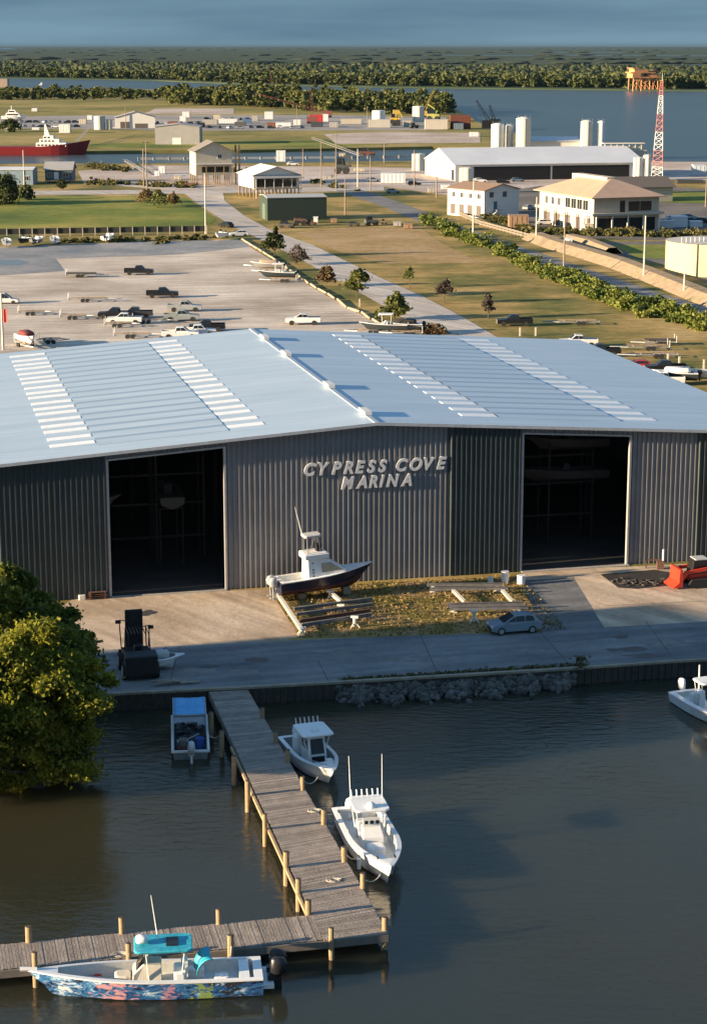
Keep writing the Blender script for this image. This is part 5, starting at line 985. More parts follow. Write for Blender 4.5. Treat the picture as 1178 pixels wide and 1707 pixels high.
# wires between poles are too thin to read; lattice radio tower
p_ = P(1097, 303); tw = thing('radio_tower', 'tall red and white lattice radio mast near the river', 'tower', p_, .4); TH = 33.5; RW_ = paint('tower_red', (.45, .15, .12), .5); TWW = paint('tower_white', (.75, .75, .73), .5)
def tp(k, z): a = k*2.094+.5; r_ = 2.1*(1-z/TH)+.5; return Vector((r_*math.cos(a), r_*math.sin(a), z))
bands = [0, 5, 10.5, 16.5, 22.5, 28.5, 33.5]
for i in range(6):
    z0, z1 = bands[i], bands[i+1]; mb = MB(); ns = 3
    for k in range(3):
        mb.cyl(tp(k, z0), tp(k, z1), .13, .11, 6, False)
        for j in range(ns):
            a0 = z0+(z1-z0)*j/ns; a1 = z0+(z1-z0)*(j+1)/ns; mb.cyl(tp(k, a0), tp((k+1) % 3, a1), .055, .055, 4, False); mb.cyl(tp((k+1) % 3, a0), tp(k, a1), .055, .055, 4, False); mb.cyl(tp(k, a1), tp((k+1) % 3, a1), .055, .055, 4, False)
    mb.build('lattice_section', TWW if i % 2 == 0 else RW_, tw)
MB().cyl((0, 0, TH), (0, 0, TH+2.5), .08, .04, 6).build('antenna', TWW, tw)
# dirt berms by the back road and tank
BERM = groundmat('berm_earth', [(.22, .165, .11), (.30, .23, .155), (.22, .19, .10)], .15, 1.0)
def berm(name, label, pts, w, h):
    ws = [P(*p) for p in pts]; rings = []
    for i, p in enumerate(ws):
        d = (ws[min(i+1, len(ws)-1)]-ws[max(i-1, 0)]).normalized(); n_ = Vector((d.y, -d.x, 0)); rings.append([tuple(p-n_*w), tuple(p-n_*w*.35+Vector((0, 0, h))), tuple(p+n_*w*.35+Vector((0, 0, h*.95))), tuple(p+n_*w)])
    tag(MB().loft(rings, closed=False, caps=False).build(name, BERM), label, 'embankment')
berm('earth_bank', 'long pale earth embankment beside the back road', [(893, 398), (930, 412), (985, 428), (1040, 445), (1100, 468), (1178, 500), (1300, 545)], 3.6, 1.6)
berm('earth_bank', 'short pale earth bank above the long embankment', [(948, 400), (985, 410), (1020, 424)], 2.6, 1.5)

# ------------------------------------------------------------------ buildings
beige = mat('beige_siding', (.52, .47, .36), .8, 0, .08, .5); greyroof = mat('grey_shingle', (.20, .18, .16), .9, 0, .2, .6); tanroof = mat('tan_metal_roof', (.50, .33, .22), .6, 0, .1, .3); cream = mat('cream_render', (.54, .47, .37), .8, 0, .06, .5)
wht = mat('white_siding', (.72, .70, .65), .8, 0, .06, .5); bluew = mat('blue_siding', (.20, .28, .34), .7, 0, .1, .5); dblue = mat('slate_blue_siding', (.08, .12, .16), .7); greenm = mat('dark_green_steel', (.035, .055, .042), .6, 0, .1, .5); greys = mat('grey_metal_siding', (.36, .35, .34), .6, .1, .1, .3)
# marina-side office with tan hip roof
p, rz, w = cpx((988, 388), (1096, 384)); off = shed('office_building', 'two storey cream office with tan hipped roof and covered ground floor', 'building', p, rz, w, 30, 9.0, 3.6, cream, tanroof, 'y', 0, 1.3, hip=.9)
MB().b2(-.9, w+.9, -1.2, 30.9, 4.1, 4.7).build('balcony_slab', cream, off)
for x in range(5):
    MB().b2(.2+x*(w-.8)/4, .6+x*(w-.8)/4, -1.05, -.75, 0, 4.1).build('porch_column', WST, off)
for i in range(5): MB().b2(-.85, -.55, 2+i*6, 2.5+i*6, 0, 4.1).build('porch_column', WST, off)
opening(off, 'f', 9.5, 5.0, 6.5, 2.4, 'window'); opening(off, 'f', 7.2, 4.8, 1.4, 2.8, 'door', BLACKP); opening(off, 'f', 1, .2, w-2, 3.2, 'shop_front', mat('dark_interior_steel', (.03, .03, .032), .8))
for i in range(4): opening(off, 'l', 3+i*3.2, 5.2, 2.6, 2.4)
for i in range(3): opening(off, 'l', 18+i*3.6, 5.4, 1.4, 1.8)
for i in range(5): opening(off, 'l', 1.5+i*5.6, .3, 3.4, 3.0, 'garage_door', mat('shade_door', (.12, .10, .09), .8))
mb = MB(); mb.b2(w/2-1.4, w/2+1.4, 8, 27, 11.4, 12.8); bevel(mb.build('roof_parapet', cream, off), .05)
# extra dark roof wing on the right/back
p = P(1008, 338); shed('office_wing', 'low dark roofed wing behind the tan roofed office', 'building', p, A, 21, 14, 4.6, 2.4, cream, mat('dark_shingle', (.12, .10, .085), .9), 'x', 0, .8)
# white two-storey house
p, rz, w = cpx((806, 364), (864, 360)); hs_ = shed('house', 'white two storey house with brown roof on columns', 'house', p, rz, w, 15, 7.4, 1.5, wht, mat('brown_shingle', (.24, .16, .11), .9), 'y', 0, .5)
for x in (1.5, 6.2): opening(hs_, 'f', x+.4, 5.4, 1.3, 1.4)
opening(hs_, 'f', 3.4, 2.2, 1.2, 2.1, 'door', mat('teal_door', (.03, .16, .2), .6))
for i in range(4): opening(hs_, 'l', 1.2+i*3.5, .4, 2.0, 2.8, 'arch', mat('shade_door', (.12, .10, .09), .8)); opening(hs_, 'l', 1.4+i*3.5, 5.0, 1.2, 1.3)
mb = MB(); mb.beam((1.0, -1.0, .1), (4.2, -1.0, 2.2), .9, .2); mb.b2(3.2, 5.4, -1.5, -.1, 2.0, 2.15); mb.build('staircase', mat('grey_canvas', (.45, .45, .44), .7), hs_)
# warehouse
p, rz, w = cpx((758, 302), (1090, 298)); rz = A; wh = shed('warehouse', 'long white warehouse with open shaded side near the river', 'warehouse', p, rz, 68, 38, 5.6, 4.6, whitew, mat('white_roof_sheet', (.66, .66, .66), .5, .1, .08, .1), 'x', 0, .5)
for i in range(2): opening(wh, 'f', 6+i*28.6, .1, 28, 4.6, 'bay_shade_panel', mat('dark_interior_steel', (.03, .03, .032), .8))  # dark sheets painted in for the shade of the open bays
opening(wh, 'l', 6, .1, 9, 4.2, 'sliding_door', mat('grey_blue_door', (.4, .44, .48), .6)); opening(wh, 'l', 1.2, .1, 3, 3.6, 'door', BLACKP)
p = P(870, 262); shed('storage_shed', 'small grey roofed shed behind the white warehouse', 'shed', p, .1, 24, 14, 6.5, 1.6, whitew, pale, 'x')
# annex with pipework on the right of the warehouse
p = P(1002, 292); an = shed('plant_building', 'cream process building with rooftop pipework right of the white warehouse', 'building', p, .1, 16, 10, 8.5, .3, cream, cream, 'x', 0, .1); mb = MB()
for i in range(7): mb.b2(1+i*2.2, 1.3+i*2.2, 1, 1.3, 8.5, 11); 
mb.b2(.5, 15.5, .6, 4, 10.9, 11.15); mb.cyl((1, 2, 9.6), (15, 2, 9.6), .35, .35, 8); mb.build('pipe_rack', WST, an)
def silo(label, px, ptop, pbase, wpx, m=WHITE, legs=False, name='silo', cat='silo', group='silos behind the warehouse'):
    p_ = P(px, pbase); s_ = PM(px, pbase); h = (pbase-ptop)/s_; r_ = wpx/2/s_; t_ = thing(name, label, cat, p_, 0, group); mb = MB(); mb.cyl((0, 0, 0), (0, 0, h*.96), r_, r_, 20); o = mb.build('shell', m, t_); MB().cyl((0, 0, h*.96), (0, 0, h), r_, r_*.35, 20).build('cone_top', m, t_)
    mb = MB(); mb.cyl((-r_*.75, -r_*.75, 0), (-r_*.75, -r_*.75, h), .08, .08, 4); mb.cyl((-r_*.55, -r_*.9, 0), (-r_*.55, -r_*.9, h), .08, .08, 4)
    for i in range(5): a = 2*math.pi*i/5; mb.cyl((r_*.9*math.cos(a), r_*.9*math.sin(a), h*.96), (r_*.9*math.cos(a), r_*.9*math.sin(a), h*1.04), .07, .07, 4)
    mb.build('ladder', GALV, t_)
CRM = mat('cream_tank', (.68, .65, .56), .6, 0, .08, .4)
silo('white silo leftmost behind the warehouse roof', 828, 206, 262, 21); silo('slim white silo second from the left behind the warehouse', 848, 208, 261, 13, mat('grey_white_tank', (.5, .52, .53), .5)); silo('broad cream silo tallest of the left group', 871, 196, 262, 25, CRM)
silo('cream silo left one of the right pair', 976, 201, 262, 20, CRM); silo('slim white silo right one of the right pair', 1000, 202, 262, 13); silo('short white tank left one beside the process building', 1062, 262, 300, 16, WHITE); silo('short white tank right one beside the process building', 1077, 258, 300, 13, WHITE)
silo('cream tank in front of the warehouse gable', 777, 279, 322, 24, CRM, group='tanks'); silo('cream tank left of the warehouse gable', 697, 256, 284, 22, CRM, group='tanks')
silo('grey tank left one of the pair beyond the canal', 167, 193, 216, 19, mat('grey_white_tank', (.5, .52, .53), .5), group='tanks'); silo('small tan tank right one of the pair beyond the canal', 183, 199, 216, 10, CRM, group='tanks')
silo('squat white tank beyond the canal above the red crane', 631, 184, 204, 22, WHITE, group='tanks'); silo('wide cream tank beside the wooded point', 697, 177, 203, 20, CRM, group='tanks')
# round cream tank at right
p_ = P(1205, 462); t_ = thing('storage_tank', 'large low cream round tank at the right edge', 'tank', (p_.x, p_.y+9, 0)); MB().cyl((0, 0, 0), (0, 0, 6.4), 10.2, 10.2, 64, False).build('shell', mat('yellow_cream_tank', (.58, .49, .27), .7, 0, .06, .3), t_, smooth=True); MB().cyl((0, 0, 6.4), (0, 0, 7.1), 10.3, 1, 48).build('roof', mat('grey_roof_tank', (.40, .38, .36), .7), t_); mb = MB()
for i in range(8): mb.cyl((-8+i*.9, -5.5+i*.1, 6.4), (-8+i*.9, -5.5+i*.1, 7.6), .06, .06, 5)
mb.build('guard_rail', WHITE, t_)
# green shed
p, rz, w = cpx((446, 368), (529, 363)); q = P(417, 353); gs = shed('green_shed', 'dark green metal shed with pale flat roof beside the road', 'shed', p, A, w, 11, 6.0, .5, greenm, mat('pale_grey_roof', (.42, .42, .40), .6), 'x', 0, .15); opening(gs, 'l', 3, .1, 4, 4, 'roller_door', mat('green_door', (.10, .14, .10), .6))
# house with white roof on stilts
p, rz, w = cpx((423, 331), (499, 329)); h2 = shed('stilt_house', 'white roofed cottage on stilts behind the green shed', 'house', p, rz, w, 16, 7.0, 2.4, wht, mat('white_roof_sheet', (.66, .66, .66), .5), 'y', 3.0, .6); opening(h2, 'f', 1, 3.4, w-2, 2.4, 'porch_screen', GLASS); MB().b2(-.2, w+.2, -2.2, 0, 2.8, 3.0).build('porch_floor', WOODP, h2)
for i in range(6): MB().b2(.1+i*(w-.4)/5, .3+i*(w-.4)/5, -2.1, -1.9, 0, 6.0).build('porch_post', WHITE, h2)
MB().add([(-.4, -2.5, 6.1), (w+.4, -2.5, 6.1), (w+.4, .1, 6.9), (-.4, .1, 6.9), (-.4, -2.5, 5.95), (w+.4, -2.5, 5.95), (w+.4, .1, 6.75), (-.4, .1, 6.75)], [(0, 1, 2, 3), (7, 6, 5, 4), (0, 4, 5, 1)]).build('porch_roof', greys, h2)
# beige house
p, rz, w = cpx((327, 309), (387, 308)); bh = shed('stilt_house', 'tall beige gabled house raised on posts beside the canal', 'house', p, rz, w, 12, 11.2, 3.0, beige, greyroof, 'y', 3.2, .7)
opening(bh, 'f', 2.0, 4.2, w-3, 1.8, 'window_band'); opening(bh, 'f', 7.4, 8.6, 1.2, 1.3); MB().b2(-.3, w+.3, -2.4, 0, 6.8, 7.0).build('balcony', mat('white_rail', (.6, .6, .58), .7), bh)
for i in range(5): MB().b2(.1+i*(w-.3)/4, .3+i*(w-.3)/4, -2.3, -2.1, 0, 7.0).build('balcony_post', WOODP, bh)
t_ = thing('pump_frame', 'dark timber frame structure against the right side of the beige house', 'frame', P(392, 308)); mb = MB()
for x in (0, 1.2): mb.b2(x, x+.5, 0, .5, 0, 13)
mb.b2(-.2, 1.9, -.1, .1, 8, 8.4); mb.b2(-.2, 1.9, -.1, .1, 4, 4.4); mb.build('frame', DKWOOD, t_)
# metal buildings beyond canal, left cabins
p, rz, w = cpx((259, 241), (333, 241)); mg = shed('metal_building', 'pale grey metal building beyond the canal', 'building', p, 0, w, 18, 8.2, 1.2, greys, greys, 'y'); opening(mg, 'f', 8, .1, 4, 3, 'door', WHITE)
p, rz, w = cpx((76, 305), (120, 304)); c1 = shed('cabin', 'slate blue raised cabin with grey metal roof by the canal', 'cabin', p, 0, w, 9, 4.6, 2.2, dblue, greys, 'x', .8, .5); opening(c1, 'f', 3, 1.2, 1.5, 2.4, 'door', WHITE); opening(c1, 'f', .8, 2, 1.4, 1.3); opening(c1, 'f', 6, 2, 1.8, 1.3)
p, rz, w = cpx((-60, 308), (57, 307)); c2 = shed('boathouse', 'long pale blue boathouse at the left edge by the canal', 'boathouse', p, 0, w, 10, 5.0, .6, bluew, mat('white_roof_sheet', (.66, .66, .66), .5), 'x', 0, .3); opening(c2, 'f', 14, .3, 3, 3, 'door', dblue); opening(c2, 'f', 20, 1.4, 1.6, 1.4)
p = P(192, 214); d1 = shed('works_building', 'white works building with gabled roof beside the grey tanks', 'building', p, .1, 22, 16, 6, 3.0, wht, greys, 'y'); opening(d1, 'f', 3, .1, 5, 3.5, 'door', mat('shade_door', (.12, .10, .09), .8)); opening(d1, 'f', 11, .1, 7, 2.5, 'door', mat('shade_door', (.12, .10, .09), .8))
# boxes, containers and sheds on the yards
def container(label, px, py, wpx, hpx, col, d=3.0, rz=0.0, group='containers and cabins in the yards', name='container'):
    s_ = PM(px, py); w = wpx/s_; h = hpx/s_; m = paint('box_'+'_'.join(str(int(c*100)) for c in col), col, .6); t_ = thing(name, label, 'container', P(px, py), rz, group); mb = MB(); mb.b2(-w/2, w/2, 0, d, .15, h); k = int(w/1.2)
    for i in range(k): x = -w/2+(i+.5)*w/k; mb.b2(x-.1, x+.1, -.06, 0, .3, h-.2)
    mb.build('shell', m, t_); MB().b2(-w/2-.1, w/2+.1, -.1, d+.1, h, h+.12).build('lid', m, t_); mb = MB(); mb.b2(-w/2, w/2, .2, .5, 0, .15); mb.b2(-w/2, w/2, d-.5, d-.2, 0, .15); mb.build('skid', DKWOOD, t_); return t_
GYC = (.4, .38, .35); CR = (.5, .45, .36); BR = (.32, .2, .13)
container('white box shed in front of the tan roofed office', 1021, 386, 36, 25, WH, 6); container('brown open bin by the white car near the office', 864, 381, 32, 21, BR, 4); container('narrow green cabinet right of the white box shed', 1055, 384, 9, 17, (.2, .25, .13), 2); container('cream hut left of the office corner', 980, 388, 14, 14, CR, 3)
container('long white tank container in the gravel yard', 655, 306, 40, 16, WH, 3); container('small white hut by the canal bank', 468, 270, 15, 18, WH, 3); container('low tan barge box near the canal', 570, 262, 10, 6, CR)
container('white van body parked right of the office', 1108, 381, 30, 12, WH, 3); container('white trailer body with dark front right of the office', 1132, 380, 26, 18, WH, 4); container('low white box at the right edge near the office', 1160, 380, 20, 10, WH, 3); container('white tower box beside the radio mast', 1104, 322, 16, 17, WH, 4)
container('white pier cabin at the right edge by the river', 1165, 294, 20, 18, (.5, .56, .62), 5); container('white shed beside the canal footbridge', 270, 290, 10, 12, WH, 3); container('white block shed on the far left bank beside the river', 4, 146, 18, 14, (.4, .3, .25), 12)
nm = [('white cabin under the wood', 448, 199, 14, 12, WH), ('grey cabin left of it', 425, 202, 10, 9, GYC), ('white low store', 380, 206, 30, 7, WH), ('grey barge deck house', 350, 208, 24, 8, GYC), ('dark low store', 400, 210, 18, 6, (.1, .1, .1)), ('pale open bin', 470, 211, 30, 6, WH), ('red machine shed', 527, 205, 22, 13, (.5, .04, .04)), ('white lorry body', 542, 203, 10, 12, WH), ('dark lorry body', 528, 212, 20, 8, (.05, .06, .07)), ('tan long store', 585, 207, 34, 8, CR), ('pale long store', 632, 213, 36, 13, (.5, .47, .42)), ('tan yard box', 679, 212, 14, 10, CR), ('white long store by the wooded point', 727, 216, 38, 16, (.55, .5, .43)), ('rust red deckhouse on the point', 767, 215, 34, 22, (.16, .05, .03)), ('blue grey box below the deckhouse', 764, 216, 16, 10, (.15, .2, .26)), ('yellow stack box', 660, 196, 10, 12, (.5, .36, .08)), ('white tall box by the works building', 150, 200, 8, 7, WH), ('pale hut left of the grey tanks', 108, 222, 18, 14, WH), ('white low box on the left lawn', 58, 186, 9, 5, WH), ('small white box among parked trucks', 310, 196, 12, 9, WH)]
for lb, x, y, w, h, c in nm: container(lb+' in the yard beyond the canal', x, y, w, h, c, 6)
# parked cars beyond the canal
cols = [(WH, 'white'), (BK, 'black'), (SV, 'silver'), (DG, 'dark grey'), ((.1, .14, .2), 'blue')]
k = 0
for row, (y, xs) in enumerate([(212, range(32, 140, 12)), (205, range(36, 132, 13)), (200, range(345, 430, 14)), (214, range(350, 510, 17)), (207, range(225, 330, 13))]):
    for i, x in enumerate(xs):
        c, cn = cols[(k*7+row) % 5]; k += 1
        t_ = car('parked_car', f'{["first", "second", "third", "fourth", "fifth", "sixth", "seventh", "eighth", "ninth", "tenth"][i]} car from the left, {cn}, in {["the front row on the left bank", "the second row on the left bank", "the row under the wood", "the row by the pale bins", "the row right of the works building"][row]}', x+random.uniform(-1.5, 1.5), y+random.uniform(-.6, .6), random.choice([8, 60, 95, 180]), c, 'cars parked beyond the canal', 4.6, 1.6, parts=False)
for lb, x, y, a, c in [('white saloon in front of the tan roofed office', 908, 375, 10, WH), ('dark car right of the office under the bank', 1150, 372, 0, BK), ('blue car near the road corner by the pole', 398, 394, 190, WH), ('dark car on the cross road left of the green shed', 377, 379, 130, BK), ('black car left of the white trailer body', 1088, 378, 0, DG)]: car('parked_car', lb, x, y, a, c, 'cars parked around the office', 4.6, 1.5, parts=False)
for lb, x, y, a, c in [('black pickup like truck first in the row right of the office under the hedge', 1092, 377, 5, BK), ('white car second in the row right of the office', 1122, 368, 0, WH), ('silver car third in the row right of the office', 1148, 366, 5, SV), ('black car at the right edge behind the hedge', 1170, 372, 0, BK), ('silver car in the dark yard under the white house', 880, 350, 60, SV), ('dark car under the office balcony', 945, 380, 95, DG),
                       ('white car in the gravel yard left of the tank container', 622, 303, 10, WH), ('dark car in the gravel yard right of the tank container', 690, 309, 5, BK), ('white car by the canal bank hut', 488, 276, 5, WH), ('silver car on the cross road near the old van', 655, 322, 5, SV), ('white car parked before the warehouse bays', 800, 304, 5, WH), ('dark car parked before the warehouse bays', 838, 306, 5, BK), ('blue car parked before the warehouse bays', 862, 303, 5, (.1, .14, .2))]: car('parked_car', lb, x, y, a, c, 'cars parked around the office', 4.6, 1.5, parts=False)
for lb, x, y, w, h, c in [('pale crate left of the beige house', 296, 300, 12, 6, CR), ('white crate beside the left canal ramp', 262, 294, 8, 8, WH), ('rust brown skip at the foot of the beige house', 316, 312, 16, 6, (.2, .1, .07)), ('cream flat crate by the footbridge', 598, 286, 18, 5, CR), ('grey skip by the excavator at the walkway', 548, 300, 16, 7, GYC), ('white propane tank box before the warehouse gable', 742, 316, 14, 7, WH), ('grey bin at the fence before the warehouse', 718, 322, 10, 8, GYC), ('brown crate before the green shed machines', 556, 372, 10, 6, BR), ('white freezer box by the green shed', 526, 372, 7, 9, WH), ('grey block at the dry field corner', 662, 378, 12, 7, GYC), ('tan block right of the grey one at the dry field corner', 680, 382, 14, 8, BR), ('white pump house in the right tank yard', 948, 412, 10, 14, WH), ('low rusty crate in the tank yard', 1000, 415, 12, 6, (.2, .1, .07))]: container(lb, x, y, w, h, c, 2.5)
for lb, x, y, w, h, c in [('low grey barge on the far left of the front yard row', 20, 216, 26, 5, GYC), ('white upturned hull box in the front yard row', 60, 217, 12, 4, WH), ('cream deckhouse behind the tall white box', 138, 207, 12, 8, CR), ('blue container right of the works building', 232, 206, 16, 7, (.08, .16, .28)), ('white container right of the blue one', 252, 207, 14, 7, WH), ('rust container near the middle of the yard', 288, 210, 16, 7, (.22, .09, .05)), ('white site office in the middle of the yard', 305, 203, 10, 9, WH), ('black tank box in the middle of the yard', 335, 212, 12, 7, (.03, .03, .03)), ('cream site office left of the pale bins', 362, 201, 12, 9, CR), ('blue container by the dark store', 412, 206, 14, 7, (.08, .16, .28)), ('rust container by the pale open bin', 452, 213, 14, 8, (.22, .09, .05)), ('white block left of the red crane', 495, 209, 12, 9, WH), ('grey block right of the dark lorry', 556, 213, 14, 9, GYC), ('black block under the yellow stack', 660, 210, 14, 9, (.03, .03, .03)), ('orange block beside the wide cream tank', 712, 208, 9, 7, (.4, .2, .05)), ('white low shed at the river corner', 790, 228, 14, 7, WH), ('long cream wall box behind the silos', 930, 256, 50, 5, CR), ('white low roof box left of the silos', 800, 262, 26, 7, WH), ('grey plant box right of the white tanks', 1092, 296, 12, 12, GYC), ('dark barge at the right river edge', 1150, 306, 44, 5, (.05, .05, .05))]: container(lb, x, y, w, h, c, 4)
for a in [('thin mast beside the works building', 210, 178, 214, None, False), ('thin mast in the middle of the far yard', 318, 180, 212, None, False), ('thin mast left of the red machine shed', 495, 176, 212, None, False), ('thin mast near the squat white tank', 612, 178, 210, None, False), ('pole at the canal bank right of the footbridge', 640, 240, 272, None, True), ('pole near the white hut by the canal', 505, 250, 300, None, True), ('dark pole between green shed and old van', 575, 300, 358, None, True)]: pole(*a)
for lb, x, y, a, L0 in [('empty trailer near the left edge of the lot', 60, 525, 5, 6), ('empty trailer left of the white crew cab', 130, 532, 4, 6), ('short trailer by the maroon covered boat', 90, 572, 20, 5), ('trailer at the verge above the covered grey boat', 430, 446, 175, 6)]: trailer(lb, x, y, a, L0, False, 'spare trailers in the lot')
# farm machinery by green shed and other dark machines
def machine(label, px, py, wpx, hpx, col, name='machine', boom=None):
    s_ = PM(px, py); w = wpx/s_; h = hpx/s_; m = paint('mach_'+'_'.join(str(int(c*100)) for c in col), col, .6); t_ = thing(name, label, 'machinery', P(px, py), random.uniform(-.3, .3), 'parked machines'); mb = MB()
    mb.prism([(-w/2, h*.25), (w/2, h*.25), (w/2, h*.55), (w*.1, h*.6), (-w*.05, h*.62), (-w/2, h*.6)], lambda x, z: min(1.2, w*.3)); mb.build('body', m, t_); MB().prism([(-w*.4, h*.6), (w*.05, h*.6), (0, h), (-w*.35, h)], lambda x, z: min(.9, w*.2)).build('cab', GLASS, t_); wheels(t_, (-w*.3, w*.3), min(1.2, w*.3), h*.22, .4)
    if boom: mb = MB(); q = [Vector((w*.2, 0, h*.5))]+[Vector((a/s_, 0, b_/s_)) for a, b_ in boom]; [mb.beam(q[i], q[i+1], .5, .7) for i in range(len(q)-1)]; mb.build('boom', m, t_)
    return t_
machine('rusty tractor with implement before the green shed', 500, 376, 20, 20, (.14, .08, .06), 'tractor'); machine('dark plough wagon left of the rusty tractor', 478, 380, 26, 12, (.05, .045, .04), 'farm_wagon'); machine('dark trailer wagon right of the rusty tractor', 519, 376, 16, 10, (.10, .05, .04), 'farm_wagon')
machine('old dark van behind the dry field', 619, 376, 22, 16, (.10, .11, .12), 'old_van'); machine('dark mower left of the old van', 590, 377, 18, 8, (.05, .05, .05), 'mower'); machine('small digger beside the road right of the old van', 640, 374, 10, 9, (.25, .18, .1), 'digger')
machine('dark excavator at the canal walkway', 570, 290, 22, 26, (.05, .06, .06), 'excavator', [(2, 26), (10, 34), (14, 12)]); machine('rust coloured winch machine on the canal bank', 612, 262, 26, 16, (.12, .045, .035), 'winch')
machine('yellow excavator beside the squat white tank', 658, 206, 16, 16, (.5, .34, .04), 'excavator', [(6, 22), (12, 10)]); machine('green and yellow loader on the wooded point', 722, 202, 22, 20, (.3, .3, .08), 'loader', [(2, 20), (-10, 28)]); machine('dark dredge machine near the point', 690, 214, 14, 10, (.06, .07, .07), 'dredge')
def crane(label, px, py, tip, m, w=6, name='crane'):
    s_ = PM(px, py); t_ = thing(name, label, 'crane', P(px, py), 0, 'cranes'); mb = MB(); mb.b2(-w/2, w/2, -2, 2, 1.2, 4.2); mb.build('house', m, t_); 
    for s in (-1, 1): MB().b2(-w/2, w/2, s*2.2-.5, s*2.2+.5, 0, 1.2).build('crawler', BLACKP, t_)
    a = Vector((0, 0, 3)); b_ = Vector(((tip[0]-px)/s_, 0, (py-tip[1])/s_)); d = (b_-a).normalized(); n_ = Vector((-d.z, 0, d.x)); mb = MB(); L_ = (b_-a).length; k = int(L_/2.2)
    for sx_ in (-1, 1):
        for sy in (-.7, .7): mb.cyl(a+n_*sx_*.8+Vector((0, sy, 0)), b_+n_*sx_*.3+Vector((0, sy*.4, 0)), *((.3, .22) if m is BLACKP else (.09, .07)), 4)
    for i in range(k):
        f0, f1 = i/k, (i+1)/k; c0 = .8-.5*f0; c1 = .8-.5*f1; mb.cyl(a.lerp(b_, f0)+n_*c0, a.lerp(b_, f1)-n_*c1, .05, .05, 4); mb.cyl(a.lerp(b_, f0)-n_*c0, a.lerp(b_, f1)+n_*c1, .05, .05, 4)
    mb.build('boom', m, t_); MB().cyl(Vector((-w/2, 0, 4)), b_, .07, .07, 4).build('cable', BLACKP, t_)
crane('black crane with steep boom at the river point', 816, 213, (793, 168), BLACKP, 9); crane('second black crane right of the steep boomed one', 824, 211, (815, 176), BLACKP, 6)
crane('red lattice crane beside the red machine shed', 520, 206, (518, 150), mat('crane_red', (.20, .06, .045), .6), 6); crane('red crane with nearly level boom under the wood', 545, 196, (425, 156), mat('crane_red', (.20, .06, .045), .6), 6); crane('yellow crane on the wooded point', 705, 196, (722, 152), mat('crane_yellow', (.45, .33, .1), .6), 5); crane('small red crane standing on the far bank', 455, 152, (448, 112), mat('crane_red', (.20, .06, .045), .6), 6)
# red ship in the canal
p_ = P(55, 259, WZ); sh = thing('supply_ship', 'long red hulled ship with white superstructure moored in the canal', 'ship', (p_.x, p_.y+4, WZ), 0); SHR = paint('ship_red', (.20, .012, .015), .5)
n_ = 16; rings = []
for i in range(n_+1):
    t_ = i/n_; x = -34+56*t_; b_ = 4.6*(1-max(0, (t_-.72)/.28)**2.2)+.05; s_ = 3.6+2.8*max(0, (t_-.6)/.4)**2; rk = 2.5*max(0, (t_-.85)/.15); rings.append([(x+rk, -b_, s_), (x, -b_*.85, .2), (x-rk*.4, -b_*.7, -1), (x-rk*.4, b_*.7, -1), (x, b_*.85, .2), (x+rk, b_, s_)])
MB().loft(rings).build('hull', SHR, sh); bx = 1.5; mb = MB(); mb.b2(bx, bx+13, -3.6, 3.6, 3.6, 5.3); mb.b2(bx+1.5, bx+10, -3.0, 3.0, 5.3, 6.9); mb.b2(bx+3, bx+7.5, -2.4, 2.4, 6.9, 8.3); bevel(mb.build('superstructure', WHITE, sh), .15); mb = MB()
for z, a0, a1 in ((4.0, bx+.6, bx+12.4), (5.7, bx+2, bx+9.6), (7.2, bx+3.3, bx+7.2)):
    k = int((a1-a0)/1.6)
    for i in range(k): mb.b2(a0+i*1.6, a0+i*1.6+.9, -3.66 if z < 5 else (-3.05 if z < 7 else -2.45), -3.55 if z < 5 else (-2.95 if z < 7 else -2.35), z, z+.6)
mb.build('window', GLASS, sh); mb = MB(); mb.prism([(bx+3.2, 8.3), (bx+5.5, 8.3), (bx+3.9, 13.0), (bx+3.3, 13.0)], lambda x, z: .5 if z < 9 else .2); mb.build('mast', WHITE, sh)
# white yacht on the hard
p_ = P(24, 201); yt = thing('motor_yacht', 'white motor yacht standing ashore at the left edge beyond the red ship', 'boat', (p_.x, p_.y, .9), 0); make_boat(yt, 15, 4.4, 2.2, WHITE, OFFW, WHITE, .3, 1.2, 16, .6); mb = MB(); mb.prism([(-5, 1.5), (4.5, 1.5), (2.8, 3.8), (-4.5, 3.8)], lambda x, z: 1.8); mb.prism([(-3.5, 3.8), (2, 3.8), (.8, 5.6), (-3, 5.6)], lambda x, z: 1.4); mb.b2(-1.6, -1.2, -.2, .2, 5.6, 8); mb.build('superstructure', WHITE, yt); mb = MB(); mb.b2(-4, 2.8, -1.86, -1.8, 2.4, 3.2); mb.b2(-2.8, .6, -1.46, -1.4, 4.2, 5.0); mb.build('window', GLASS, yt)
mb = MB(); mb.b2(-5.2, 4.2, -.2, .2, -.9, -.6); [mb.b2(x-.3, x+.3, -1.3, 1.3, -.9, .3) for x in (-5, 0, 4)]; mb.build('cradle', DKWOOD, yt)
